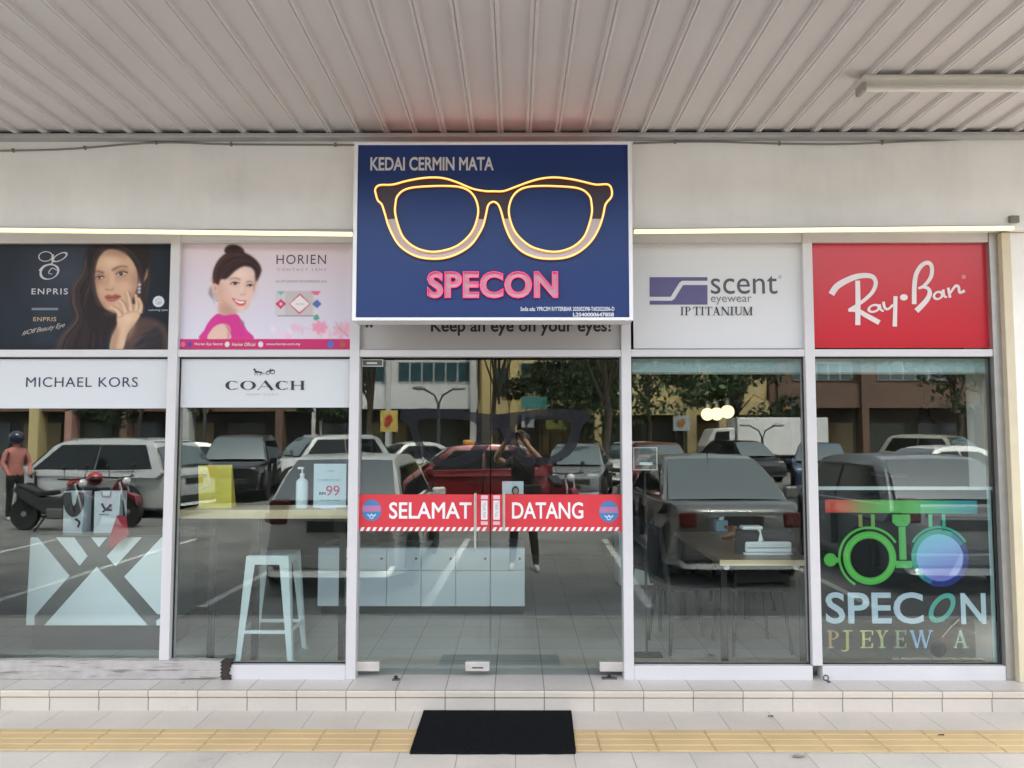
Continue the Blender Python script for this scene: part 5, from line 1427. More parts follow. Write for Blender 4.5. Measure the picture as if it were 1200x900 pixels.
# ------------------------------------------------------------------ the car park behind the photographer, seen mirrored in the glass
CAR_GLASS = mat('car glass', (.008, .011, .012), .04, spec=.35); SCREEN_GLASS = mat('windscreen glass', (.04, .062, .062), .03, spec=1.0); SCREEN_GLASS.node_tree.nodes['Principled BSDF'].inputs['IOR'].default_value = 1.9
TYRE = mat('tyre rubber', (.014, .014, .014), .85)
RIM = mat('alloy rim', (.42, .42, .42), .3, .7)
TRIM = mat('car black trim', (.02, .02, .02), .55)
LAMPW = mat('headlight glass', (.62, .64, .66), .1, .3)
LAMPR = mat('tail light red', (.10, .006, .008), .15)
PLATE = mat('number plate black', (.02, .02, .02), .4)
def paint_mat(n, c): return mat('car paint ' + n, c, .3, .25, coat=.6)
KINDS = {
 # length, width, side outline of the body, outline of the cabin (front base, front top, rear top, rear base), wheels, radius
 'sedan': (4.4, 1.72, [(2.18,.28),(2.2,.52),(2.08,.70),(1.05,.90),(.0,.93),(-1.35,.95),(-2.1,.93),(-2.2,.62),(-2.17,.30),(-1.9,.2),(1.9,.2)], [(1.12,.88),(.35,1.43),(-.75,1.45),(-1.62,.93)], (1.32,-1.28), .31),
 'hatch': (3.9, 1.66, [(1.93,.28),(1.95,.55),(1.8,.74),(1.05,.92),(.0,.95),(-1.6,.98),(-1.9,.95),(-1.95,.62),(-1.92,.32),(-1.7,.2),(1.7,.2)], [(1.2,.88),(.4,1.46),(-1.2,1.48),(-1.82,.95)], (1.2,-1.18), .30),
 'mpv': (4.5, 1.78, [(2.22,.3),(2.25,.6),(2.1,.82),(1.4,.98),(.0,1.0),(-1.9,1.02),(-2.18,1.0),(-2.25,.66),(-2.2,.34),(-1.95,.22),(1.95,.22)], [(1.6,.95),(.75,1.60),(-1.6,1.63),(-2.1,1.0)], (1.38,-1.32), .32),
 'suv': (4.5, 1.82, [(2.2,.36),(2.25,.7),(2.15,.95),(1.1,1.05),(.0,1.06),(-1.9,1.08),(-2.18,1.05),(-2.25,.72),(-2.2,.4),(-1.95,.3),(1.95,.3)], [(1.15,1.02),(.5,1.66),(-1.6,1.70),(-2.08,1.06)], (1.38,-1.34), .36),
}
def car(kind, name, label, cat, pm, loc, heading, extras=()):
    L, W, bodyp, cab, wh, wr = KINDS[kind]
    t = thing(name, label, cat, (0, 0, 0), 'cars in the car park')
    hwid = W / 2
    # body: the outline swept across the width, drawn in towards the sides
    bp = smooth_loop(bodyp, True, 3)
    cxm, czm = 0, .6
    st = [(-1, .90, .93), (-.985, .955, .965), (-.93, .99, .99), (-.6, 1, 1), (0, 1.01, 1.0), (.6, 1, 1), (.93, .99, .99), (.985, .955, .965), (1, .90, .93)]
    m_ = MB(); n_ = len(bp)
    vs = []
    for y, sx, sz in st:
        for x, z in bp: vs.append((x * (1 - (1 - sx) * .4 * abs(x) / (L / 2)), y * hwid * (1 - .05 * max(0, (z - .6)) / .4 - .15 * (max(0, abs(x) - L * .33) / (L * .17)) ** 2), czm + (z - czm) * sz))
    fs = [(i*n_+k, i*n_+(k+1)%n_, (i+1)*n_+(k+1)%n_, (i+1)*n_+k) for i in range(len(st)-1) for k in range(n_)]
    fs += [tuple(range(n_)), tuple(range(len(st)*n_-1, (len(st)-1)*n_-1, -1))]
    m_.add(vs, fs)
    m_.build('body', pm, t, smooth=True)
    (fx, fz), (tx, tz), (rx, rz), (bx, bz) = cab
    wb, wt = hwid * .93, hwid * .72
    def wy(z): return wb + (wt - wb) * (z - fz) / (tz - fz)
    cp = smooth_loop([(fx, fz - .05), ((fx+tx)/2 - .02, (fz+tz)/2 + .03), (tx, tz - .01), ((tx+rx)/2, max(tz, rz) + .035), (rx, rz - .01), ((rx+bx)/2 - .02, (rz+bz)/2 + .03), (bx, bz - .05)], False, 5)
    cp += [(bx + .1, fz - .1), (fx - .1, fz - .1)]
    vs = []; sl = (-1, -.96, -.8, 0, .8, .96, 1); n_ = len(cp)
    for s_ in sl:
        for x, z in cp: vs.append((x, s_ * wy(z), z - (.03 if abs(s_) == 1 else 0) * (1 if z > tz - .1 else 0) + (.02 if s_ == 0 else 0)))
    fs = [(i*n_+k, i*n_+(k+1)%n_, (i+1)*n_+(k+1)%n_, (i+1)*n_+k) for i in range(len(sl)-1) for k in range(n_)] + [tuple(range(n_)), tuple(range(len(sl)*n_-1, (len(sl)-1)*n_-1, -1))]
    MB().add(vs, fs).build('roof', pm, t, smooth=True)
    # glass
    def pane(nm, a, b, f0, f1, out):
        (ax, az), (bx_, bz_) = a, b
        vs = []
        for f in (f0, (f0 + f1) / 2, f1):
            x, z = ax + (bx_ - ax) * f, az + (bz_ - az) * f
            bulge = .055 * math.sin(math.pi * (.1 + .8 * f))
            for s_ in (-.93, 0, .93): vs.append((x + out * (.012 + bulge + (.03 if s_ == 0 else 0)), s_ * wy(z), z + .012 + bulge * .6 + (.012 if s_ == 0 else 0)))
        m_ = MB().add(vs, [(0, 1, 4, 3), (1, 2, 5, 4), (3, 4, 7, 6), (4, 5, 8, 7)])
        m_.build(nm, SCREEN_GLASS, t, smooth='all')
    pane('windscreen', (fx, fz), (tx, tz), .06, .93, 1)
    pane('rear_window', (bx, bz), (rx, rz), .10 if kind != 'sedan' else .02, .92, -1)
    xm_ = (tx + rx) / 2 + (.1 if kind != 'sedan' else .05)
    for s_ in (-1, 1):
        for poly in ([(fx - .22, fz + .04), (tx - .03, tz - .1), (xm_ + .03, tz - .09), (xm_ + .03, fz + .04)], [(xm_ - .05, fz + .04), (xm_ - .05, tz - .09), (rx + .08, rz - .12), (bx + .30, bz + .06)]):
            cx_ = sum(q_[0] for q_ in poly) / 4; cz_ = sum(q_[1] for q_ in poly) / 4
            sw = MB().add([(x, s_ * (wy(z) + .012), z) for x, z in poly], [(0, 1, 2, 3)]).build('side_window', CAR_GLASS, t)
            MB().add([(cx_ + (x - cx_) * 1.05, s_ * (wy(cz_ + (z - cz_) * 1.12) + .006), cz_ + (z - cz_) * 1.12) for x, z in poly], [(0, 1, 2, 3)]).build('window_trim', TRIM, sw)
        MB().prism([(fx - .32, fz - .06), (fx - .18, fz - .06), (fx - .14, fz + .1), (fx - .30, fz + .12)], 'y', s_ * (hwid - .03), s_ * (hwid + .16)).build('door_mirror', pm, t, bevel=.03)
        for xh in (xm_ + .12, xm_ - .85): MB().box(xh, xh + .17, s_ * (hwid - .02), s_ * (hwid + .012), fz - .13, fz - .10).build('door_handle', pm, t)
        m_ = MB()
        for xd in (xm_, fx - .34): m_.box(xd - .006, xd + .006, s_ * (hwid - .1), s_ * (hwid - .008), .34, fz - .01)
        m_.build('door_seam', TRIM, t)
        MB().box(L/2 - .30, L/2 - .12, s_ * hwid * .48, s_ * hwid * .81, .60, .74).build('headlight', LAMPW, t, bevel=.03)
        MB().box(-L/2 - .012 if kind != 'sedan' else -L/2 - .01, -L/2 + .2, s_ * hwid * .58, s_ * (hwid * .825), .68 if kind == 'sedan' else .78, .86 if kind == 'sedan' else 1.05).build('tail_light', LAMPR, t, bevel=.03)
        for xw in wh:
            MB().lathe([(.0, 0), (wr * 1.16, 0), (wr * 1.16, .015), (0, .015)], (xw, s_ * (hwid - .007) - (.015 if s_ < 0 else 0), wr + .01), 'y', 28).build('wheel_arch', TRIM, t)
            y0 = s_ * (hwid - .1) if s_ > 0 else -(hwid + .02)
            wl = MB().lathe([(wr * .62, 0), (wr * .95, 0), (wr, .025), (wr, .095), (wr * .95, .12), (wr * .62, .12)], (xw, y0, wr), 'y', 28).build('wheel', TYRE, t, smooth=True)
            m_ = MB().lathe([(.0, .02), (wr * .16, .02), (wr * .16, .10), (0, .10)], (xw, y0, wr), 'y', 14)
            m_.lathe([(wr * .56, .008), (wr * .65, .004), (wr * .65, .116), (wr * .56, .112)], (xw, y0, wr), 'y', 28)
            yc = y0 + (.105 if s_ > 0 else .015)
            for k in range(6):
                a_ = k * math.pi / 3
                m_.bar((xw + .03*math.cos(a_), yc, wr + .03*math.sin(a_)), (xw + wr*.6*math.cos(a_), yc, wr + wr*.6*math.sin(a_)), .05, .02, .035, .02, up=(0, 1, 0))
            m_.build('rim', RIM, wl)
    MB().box(L/2 - .06, L/2 + .012, -.5, .5, .46, .62).build('grille', TRIM, t, bevel=.02)
    MB().box(L/2 - .02, L/2 + .022, -.26, .26, .36, .46).build('number_plate', PLATE, t)
    MB().box(-L/2 - .022, -L/2 + .04, -.26, .26, .70, .82).build('number_plate', PLATE, t)
    MB().box(-L/2 - .015, -L/2 + .1, -hwid * .78, hwid * .78, .30, .46).build('rear_bumper', TRIM if kind in ('suv', 'mpv') else pm, t, bevel=.03)
    MB().bar((bx + .02, -.30, bz + .05), (rx - (rx - bx) * .45, .05, bz + (rz - bz) * .55), .012, .012).build('rear_wiper', TRIM, t) if kind != 'sedan' else None
    MB().bar((fx - .06, -.55, fz + .06), (fx - .22, .05, fz + .19), .014, .012).bar((fx - .06, .05, fz + .06), (fx - .22, .6, fz + .19), .014, .012).build('wipers', TRIM, t)
    MB().box(-L/2 - .016, -L/2 + .05, -.42, .42, .86 if kind != 'sedan' else .80, .885 if kind != 'sedan' else .825).build('chrome_strip', RIM, t)
    if 'antenna' in extras: MB().tube([(rx + .12, 0, rz), (rx - .12, 0, rz + .2)], .007, 6).build('antenna', TRIM, t)
    if 'taxi' in extras: MB().box(-.12, .12, -.28, .28, tz + .03, tz + .16).build('roof_sign', mat('orange roof sign', (.65, .30, .06), .4), t, bevel=.03)
    if 'rails' in extras:
        for s_ in (-1, 1): MB().bar((tx - .1, s_ * wt * .9, tz + .06), (rx + .1, s_ * wt * .9, tz + .07), .035, .035).build('roof_rail', RIM, t)
    t.location = (loc[0], loc[1], ROAD); t.rotation_euler = (0, 0, heading)
    return t
SILV = paint_mat('silver', (.50, .51, .50)); PEARL = paint_mat('pearl', (.66, .66, .63)); REDP = paint_mat('red', (.13, .006, .010)); SILD = paint_mat('dark silver', (.13, .138, .135)); BLKP = paint_mat('black', (.012, .013, .015)); BLUP = paint_mat('blue', (.02, .045, .11)); GREYP = paint_mat('grey', (.20, .21, .22)); WHP = paint_mat('white', (.74, .74, .72)); CHAMP = paint_mat('champagne', (.40, .38, .32))
N90 = math.pi / 2
car('sedan', 'parked_car', 'silver grey sedan mirrored large behind the wooden table', 'car', SILD, (2.62, -1.35), -N90, ('antenna',))
car('hatch', 'parked_car', 'pearl white hatchback with a wide roof mirrored behind the yellow bag and price card', 'car', PEARL, (-2.02, -.55), -N90)
p = mirrored(95, 606); car('mpv', 'parked_car', 'pale silver van seen from its rear quarter, mirrored in the far left window', 'van', SILV, (p.x + .1, p.y - 1.0), R(197), ('rails',))
p = mirrored(190, 575); car('sedan', 'parked_car', 'white sedan mirrored at the right edge of the far left window', 'car', WHP, (p.x, p.y - 1.5), R(150))
p = mirrored(247, 590); car('suv', 'parked_car', 'black off roader facing the shop, mirrored left of the yellow bag', 'car', BLKP, (p.x, p.y - 2.2), R(80))
p = mirrored(345, 578); car('suv', 'parked_car', 'grey silver off roader with roof rails mirrored above the pump bottle', 'car', SILV, (p.x + .3, p.y - 2), R(140), ('rails',))
p = mirrored(545, 600); car('hatch', 'parked_car', 'dark red taxi with an orange roof sign mirrored in the left door', 'taxi', REDP, (p.x, p.y - 1.2), R(172), ('taxi',))
p = mirrored(470, 573); car('sedan', 'parked_car', 'silver sedan mirrored behind the red taxi at the left door', 'car', SILV, (p.x, p.y - 2), R(150))
p = mirrored(668, 590); car('sedan', 'parked_car', 'grey sedan mirrored beside the photographer in the right door', 'car', GREYP, (p.x + .4, p.y - 2.2), R(100))
p = mirrored(788, 590); car('hatch', 'parked_car', 'red hatchback mirrored just left of the big silver sedan', 'car', REDP, (p.x, p.y - 2), R(95))
p = mirrored(752, 570); car('sedan', 'parked_car', 'white sedan mirrored behind the small framed photo', 'car', WHP, (p.x, p.y - 2), R(120))
p = mirrored(888, 566); car('hatch', 'parked_car', 'dark hatchback mirrored above the roof of the big silver sedan', 'car', BLKP, (p.x, p.y - 2), R(75))
p = mirrored(985, 578); car('sedan', 'parked_car', 'dark blue sedan mirrored at the left edge of the far right window', 'car', BLUP, (p.x, p.y - 1.5), R(110))
p = mirrored(1100, 600); car('sedan', 'parked_car', 'pale champagne sedan mirrored sideways above the logo poster', 'car', PEARL, (p.x + .6, p.y - 1.2), R(170))
car('hatch', 'parked_car', 'dark grey hatchback mirrored close up behind the logo poster', 'car', GREYP, (5.0, -.7), -N90)
p = mirrored(1140, 566); car('suv', 'parked_car', 'champagne off roader mirrored near the blue shopping bag', 'car', CHAMP, (p.x, p.y - 2), R(60))
# box lorry far back
p = mirrored(925, 556)
t = thing('box_lorry', 'white box lorry mirrored far back above the big silver sedan', 'lorry', (p.x, p.y - 2, ROAD))
x, y = p.x, p.y - 2
MB().box(x - 1.9, x + 2.2, y - .9, y + .9, ROAD + .8, ROAD + 2.5).build('cargo_box', mat('lorry white', (.70, .70, .68), .5), t, bevel=.03)
MB().prism([(x - 3.3, ROAD + .5), (x - 3.35, ROAD + 1.2), (x - 2.95, ROAD + 2.0), (x - 2.0, ROAD + 2.05), (x - 2.0, ROAD + .5)], 'y', y - .85, y + .85).build('cab', mat('lorry white'), t, bevel=.05)
MB().prism([(x - 3.0, ROAD + 1.25), (x - 2.85, ROAD + 1.85), (x - 2.25, ROAD + 1.9), (x - 2.25, ROAD + 1.25)], 'y', y - .86, y + .86).build('cab_window', CAR_GLASS, t)
box('chassis', x - 3.2, x + 2.1, y - .4, y + .4, ROAD + .5, ROAD + .79, TRIM, t)
for xw in (x - 2.7, x + 1.2):
    for s_ in (-1, 1): MB().lathe([(.0, 0), (.36, 0), (.40, .04), (.40, .2), (.36, .24), (0, .24)], (xw, y + s_ * .85 - .12, ROAD + .4), 'y', 24).build('wheel', TYRE, t, smooth=True)

# motorcycles
def bike(label, x, y, rz, col):
    t = thing('motorcycle', label, 'motorcycle', (0, 0, 0), 'motorcycles in the car park')
    for xw in (-.62, .62):
        w_ = MB().lathe([(.25, -.04), (.285, -.045), (.30, 0), (.285, .045), (.25, .04)], (xw, 0, .30), 'y', 26).build('wheel', TYRE, t, smooth=True)
        m_ = MB().lathe([(0, -.05), (.05, -.05), (.05, .05), (0, .05)], (xw, 0, .30), 'y', 12).lathe([(.235, -.03), (.255, -.03), (.255, .03), (.235, .03)], (xw, 0, .30), 'y', 24)
        for k in range(5): a_ = k * 1.2566; m_.bar((xw, 0, .30), (xw + .24*math.cos(a_), 0, .30 + .24*math.sin(a_)), .03, .03)
        m_.build('rim', RIM, w_)
    m_ = MB()
    for s_ in (-1, 1): m_.tube([(.62, s_*.08, .30), (.42, s_*.08, .86)], .022, 8)
    m_.build('front_fork', RIM, t)
    MB().prism([(.45, .72), (.40, .92), (.15, .62), (-.25, .62), (-.75, .82), (-.85, .74), (-.5, .48), (-.1, .28), (.2, .30)], 'y', -.10, .10).build('body', mat('bike ' + col, {'dark': (.03, .03, .032), 'maroon': (.16, .012, .02)}[col], .3, coat=.5), t, bevel=.03, seg=3)
    MB().prism([(.02, .66), (.0, .74), (-.3, .72), (-.72, .86), (-.76, .80), (-.3, .62)], 'y', -.12, .12).build('seat', BLK, t, bevel=.03, seg=3)
    MB().box(-.12, .22, -.12, .12, .22, .42).build('engine', mat('engine grey', (.16, .16, .15), .5, .5), t, bevel=.03)
    MB().tube([(.0, -.14, .26), (-.4, -.16, .24), (-.85, -.17, .36)], [.03, .035, .05], 10).build('exhaust', RIM, t, smooth=True)
    MB().tube([(.30, .36, .96), (.42, .14, .94), (.42, -.14, .94), (.30, -.36, .96)], .016, 8).build('handlebar', BLKM, t, smooth=True)
    for s_ in (-1, 1):
        MB().tube([(.36, s_*.25, .95), (.38, s_*.30, 1.12)], .008, 6).sphere((.38, s_*.31, 1.16), .055, .4, 1, .8).build('mirror', BLKM, t)
    MB().sphere((.52, 0, .86), .09, .7, 1, 1).build('headlight', LAMPW, t, smooth='all')
    MB().prism([(.86, .42), (.80, .60), (.62, .66), (.46, .60), (.62, .60), (.76, .54)], 'y', -.07, .07).build('front_fender', mat('bike ' + col), t)
    MB().bar((-.1, .12, .28), (-.22, .26, .0), .025, .025).build('kick_stand', BLKM, t)
    t.location = (x, y, ROAD); t.rotation_euler = (0, 0, rz)
    return t
p = mirrored(42, 622)
bike('dark motorcycle mirrored in front of the silver van at far left', p.x + .35, p.y, R(8), 'dark')
hx, hy = p.x, p.y
p2 = mirrored(122, 618)
bike('maroon motorcycle mirrored beside the dark one at far left', p2.x - .1, p2.y - .2, R(20), 'maroon')
p = mirrored(660, 606); bike('maroon motorcycle mirrored right of the photographer in the right door', p.x, p.y, R(75), 'maroon')
# red helmets on the parked bikes
for k, (px, py) in enumerate(((88, 568), (111, 561))):
    Yv = [2*YG - (hy - .1), 2*YG - (p2.y - .2)][k] - .1
    v = at(px, py, Yv); c0 = Vector((v.x, 2*YG - Yv, v.z))
    t = thing('helmet', ['round red helmet on the seat of the dark motorcycle at far left', 'glossy red helmet with a pale visor band on the maroon motorcycle at far left'][k], 'helmet', c0)
    MB().sphere(c0, .13, 1.1, 1, 1).build('shell', mat('helmet red', (.42, .015, .02), .2, coat=.5), t, smooth='all')
    MB().sphere(c0 + Vector((.03, .04, -.01)), .125, 1.0, .9, .55).build('visor', CAR_GLASS, t, smooth='all')

# ------------------------------------------------------------------ people
def skin_mesh(chains):
    "chains of (point, radius): each chain after the first starts at a vertex already made, given by index"
    bm = bmesh.new(); ly = bm.verts.layers.skin.verify(); V = []
    def addv(p, r_):
        v = bm.verts.new(p); v[ly].radius = (r_, r_) if not isinstance(r_, tuple) else r_; V.append(v); return v
    first = True
    for ch in chains:
        prev = V[ch[0]] if isinstance(ch[0], int) else None
        for it in (ch[1:] if prev is not None else ch):
            v = addv(*it)
            if first: v[ly].use_root = True; first = False
            if prev is not None: bm.edges.new((prev, v))
            prev = v
    me = bpy.data.meshes.new('figure'); bm.to_mesh(me); bm.free()
    o = bpy.data.objects.new('figure', me); COL.objects.link(o)
    o.modifiers.new('s', 'SKIN').use_smooth_shade = True
    d = o.modifiers.new('u', 'SUBSURF'); d.levels = 2; d.render_levels = 2
    out = bpy.data.meshes.new_from_object(o.evaluated_get(bpy.context.evaluated_depsgraph_get()))
    bpy.data.objects.remove(o)
    return out
def hand(base, d, side, curl, idx):
    "palm and five bent fingers from the wrist at base along d; side is the thumb's side, curl the way the fingers close"
    d, side, curl = d.normalized(), side.normalized(), curl.normalized()
    palm = base + d * .075
    ch = [[idx, (base + d * .04, (.018, .034)), (palm, (.017, .038))]]
    return ch, palm, d, side, curl
def person(name, label, loc, rz, arms, mats, legs=((.0, .0), (.0, .0)), hair='short', mask=None):
    "arms: for each side elbow, wrist, hand direction; stands at the origin facing +y"
    t = thing(name, label, 'person', (0, 0, 0))
    chains = [[((0, 0, .95), (.165, .115)), ((0, .0, 1.10), (.145, .105)), ((0, .0, 1.28), (.175, .12)), ((0, -.01, 1.42), (.15, .09)), ((0, .0, 1.50), (.06, .06)), ((0, .015, 1.57), (.062, .068)), ((0, .02, 1.64), (.078, .095)), ((0, .015, 1.70), (.078, .098)), ((0, .01, 1.755), (.05, .062))]]
    n_ = 9
    chains.append([6, ((0, .10, 1.635), .022), ((0, .132, 1.620), .013)]); n_ += 2         # nose
    for s_ in (-1, 1): chains.append([6, ((s_*.078, .015, 1.64), .018), ((s_*.09, .0, 1.65), .014)]); n_ += 2   # ears
    for s_, (dx, dy) in zip((-1, 1), legs):
        chains.append([0, ((s_*.095, .0, .86), (.088, .095)), ((s_*.10 + dx*.5, .02 + dy*.5, .50), (.06, .064)), ((s_*.105 + dx*.8, .0 + dy*.8, .30), (.055, .06)), ((s_*.11 + dx, -.01 + dy, .085), (.04, .045)), ((s_*.112 + dx, .02 + dy, .045), (.04, .04)), ((s_*.125 + dx, .15 + dy, .032), (.042, .03)), ((s_*.13 + dx, .21 + dy, .028), (.03, .022))]); n_ += 7
    for s_, (el, wr_, hd, thumb, curl) in zip((-1, 1), arms):
        el, wr_, hd, thumb, curl = map(Vector, (el, wr_, hd, thumb, curl))
        chains.append([3, ((s_*.165, -.01, 1.415), (.062, .062)), ((s_*.205, .0, 1.37), (.052, .055)), (el, .046), (el.lerp(wr_, .35), .044), (wr_, .031)])
        n_ += 5; iw = n_ - 1
        hd.normalize(); thumb.normalize(); curl.normalize()
        palm = wr_ + hd * .085
        chains.append([iw, (wr_ + hd * .04, .028), (palm, .028)]); n_ += 2; ip = n_ - 1
        for k, ln in enumerate((.070, .080, .075, .060)):
            b = palm + hd * .012 + thumb * (.030 - .02 * k)
            k1 = b + hd * ln * .45 + curl * ln * .15; k2 = k1 + hd * ln * .2 + curl * ln * .35
            chains.append([ip, (b, .0095), (k1, .009), (k2, .0075)]); n_ += 3
        b = wr_ + hd * .035 + thumb * .036
        chains.append([iw, (b, .013), (b + hd * .03 + thumb * .022, .011), (b + hd * .055 + thumb * .02 + curl * .015, .009)]); n_ += 3
    me = skin_mesh(chains)
    skin, top, trou, shoe = mats
    slv = 1.0
    me.materials.clear()
    for k in (skin, top, trou, shoe): me.materials.append(k)
    for f in me.polygons:
        c = f.center
        i = 0
        if c.z < .075: i = 3
        elif c.z < .93 and abs(c.x) < .30: i = 2
        elif c.z < 1.475 and abs(c.x) < .235: i = 1
        f.material_index = i
        f.use_smooth = True
    o = bpy.data.objects.new('body', me); COL.objects.link(o); o.parent = t
    m_ = MB().sphere((0, -.012, 1.705), .108, .92, 1.05, .92, 20, 12)
    m_.v = [(x, y, max(z, 1.60 + max(0, y + .02) * .9)) for x, y, z in m_.v]
    if hair != 'helmet': m_.build('hair', mat('black hair', (.012, .011, .011), .5), t, smooth='all')
    else:
        MB().sphere((0, .0, 1.69), .145, 1, 1.1, 1).build('helmet', mat('navy helmet', (.015, .02, .04), .25, coat=.4), t, smooth='all')
    for s_ in (-1, 1): MB().sphere((s_*.032, .105, 1.665), .012).build('eye', mat('eye white', (.5, .5, .48), .3), t, smooth='all')
    if mask: MB().sphere((0, .065, 1.595), .075, .95, .85, .75).build('face_mask', mask, t, smooth='all')
    else: MB().sphere((0, .098, 1.588), .022, 1.1, .4, .3).build('mouth', mat('lip', (.30, .10, .09), .5), t, smooth='all')
    t.location = loc; t.rotation_euler = (0, 0, rz)
    return t
SKIN = mat('skin', (.42, .25, .17), .5); NAVYT = mat('dark tee', (.03, .031, .036), .85); BLKT = mat('black trousers', (.013, .013, .015), .85); SHOE = mat('pale shoes', (.50, .48, .44), .7)
PX, PY = .10, -.36
# photographer: both hands hold the phone whose lens is this camera
zf_ = CAMZ - ROAD
ax = [((-.36 - 0, .16, zf_ - .33), (-.20, .285, zf_ - .07), (.45, .5, 1), (1, .2, -.2), (.6, .6, .1)), ((.22, .20, zf_ - .34), (.0, .285, zf_ - .09), (-.1, .6, 1), (-1, .2, -.2), (-.6, .6, .1))]
person('person', 'photographer in dark clothes and white mask holding up a phone, mirrored in right door', (PX, PY, ROAD), 0, ax, (SKIN, NAVYT, BLKT, SHOE), ((-.03, -.05), (.06, .08)), mask=mat('mask white', (.70, .70, .68), .8))
t = thing('phone', 'black phone held up by the photographer', 'phone', (.0, -.04, CAMZ))
MB().box(-.085, .075, -.047, -.038, CAMZ - .06, CAMZ + .018).build('case', mat('phone black', (.012, .012, .014), .2), t, bevel=.003)
MB().lathe([(0, 0), (.011, 0), (.011, .0025), (0, .0025)], (.035, -.0375, CAMZ - .0), 'y', 16).build('lens', CAR_GLASS, t, smooth=True)
t = thing('shoulder_bag', 'dark shoulder bag worn by the photographer on a long strap', 'bag', (PX + .16, PY + .16, .8))
MB().box(PX - .02, PX + .24, PY + .13, PY + .21, ROAD + .92, ROAD + 1.12).build('body', BLK, t, bevel=.03, seg=3)
MB().tube([(PX + .2, PY + .15, ROAD + 1.12), (PX + .08, PY + .15, ROAD + 1.25), (PX - .08, PY + .13, ROAD + 1.42), (PX - .13, PY + .02, ROAD + 1.5)], .012, 6).build('strap', BLK, t)
p = mirrored(6, 612)
ax = [((-.27, .02, 1.16), (-.22, .16, .98), (.1, .4, -1), (1, .3, 0), (0, 1, .2)), ((.27, .02, 1.16), (.22, .16, .98), (-.1, .4, -1), (-1, .3, 0), (0, 1, .2))]
person('person', 'rider in pink jacket and dark helmet mirrored at the far left edge by motorcycles', (p.x - .1, p.y - .4, ROAD), R(-60), ax, (mat('pink jacket', (.45, .17, .14), .8), mat('pink jacket'), BLKT, SHOE), hair='helmet')

# ------------------------------------------------------------------ across the car park: buildings, trees, lamps
YBk = -33.0
Yv = 2 * YG - YBk
def bx(px): return at(px, 508, Yv).x
def bz(py): return at(600, py, Yv).z
CREAM = mat('cream render', (.50, .40, .20), .85, noise=.12, nscale=.4); GREYW = mat('white render', (.52, .52, .50), .85, noise=.10, nscale=.4); PINKW = mat('dusty pink render', (.36, .20, .16), .85, noise=.1, nscale=.4)
MAROON = mat('brown render', (.14, .085, .06), .85, noise=.12, nscale=.4); SHADE = mat('shaded shop recess', (.07, .065, .06), .6); GLB = mat('teal window glass', (.03, .07, .08), .1, spec=.8)
def block(name, label, pxa, pxb, wallm, piers, band, win, top=9.5, winm=GLB):
    xa, xb = bx(pxa), bx(pxb)
    t = thing(name, label, 'building', ((xa + xb) / 2, YBk, ROAD), 'shophouses across the car park')
    box('upper_wall', xa + .02, xb - .02, YBk - 9, YBk, bz(band[1]), top, wallm, t)
    box('shop_recess', xa + .03, xb - .03, YBk - 9, YBk - 2.2, ROAD, bz(band[1]) - .02, SHADE, t)  # the recess's shade is put into a dark wall colour
    box('parapet', xa, xb, YBk - .05, YBk + .35, bz(band[1]) - .01, bz(band[0]), wallm if band[2] is None else band[2], t)
    for px, wpx, m_ in piers:
        box('pillar', bx(px - wpx / 2), bx(px + wpx / 2), YBk - .3, YBk + .55, ROAD, top - .4, m_, t)
    for pa, pb, ya, yb in win:
        f = box('window', bx(pa), bx(pb), YBk + .01, YBk + .06, bz(yb), bz(ya), mat('window frame grey', (.30, .31, .31), .5), t)
        k = max(1, int((pb - pa) / 14))
        m2 = MB()
        for i in range(k):
            u, v_ = bx(pa) + (bx(pb) - bx(pa)) * i / k, bx(pa) + (bx(pb) - bx(pa)) * (i + 1) / k
            m2.box(u + .05, v_ - .05, YBk + .055, YBk + .075, bz(yb) + .06, bz(ya) - .06)
        m2.build('pane', winm, f)
    box('flat_roof', xa - .1, xb + .1, YBk - 9.1, YBk + .6, top, top + .25, mat('roof concrete'), t)
    random.seed(int(pxa) + 1000)
    for i in range(int((xb - xa) / 3)):
        u = xa + .4 + i * 3
        box('shop_window', u, u + 2.2, YBk - 2.19, YBk - 2.12, ROAD + .5, ROAD + 2.4, mat('shop glow %d' % (i % 3), [(.12, .14, .15), (.30, .22, .11), (.10, .12, .10)][i % 3], .2), t)
block('shophouse', 'brown and pink shophouse row mirrored at the top of the left windows', -260, 352, MAROON, [(-200, 14, MAROON), (-100, 12, CREAM), (46, 11, CREAM), (86, 8, PINKW), (150, 8, MAROON), (222, 8, GREYW), (330, 8, MAROON)], (448, 482, MAROON), [(-60, 20, 418, 440), (40, 140, 418, 440), (170, 300, 418, 440)])
block('shophouse', 'white shophouse with a wide pale balcony band mirrored in the left door', 353, 560, GREYW, [(372, 8, GREYW), (456, 5, GREYW), (555, 7, GREYW)], (452, 479, mat('balcony white', (.62, .62, .61), .8)), [(380, 450, 424, 448), (466, 550, 424, 448)])
block('shophouse', 'yellow shophouse with narrow cream pillars mirrored in the right door', 561, 900, CREAM, [(571, 12, mat('yellow pillar', (.58, .45, .20), .8)), (602, 8, mat('yellow pillar')), (700, 8, CREAM), (808, 12, CREAM), (845, 10, CREAM)], (470, 486, CREAM), [(578, 596, 430, 466), (610, 690, 425, 462), (815, 838, 448, 462)])
block('shophouse', 'dark shophouse with a lit sign mirrored at the right windows', 901, 1500, MAROON, [(912, 6, MAROON), (1010, 8, MAROON), (1150, 8, MAROON), (1300, 8, MAROON)], (450, 478, MAROON), [(930, 1000, 425, 446), (1030, 1120, 425, 446)])
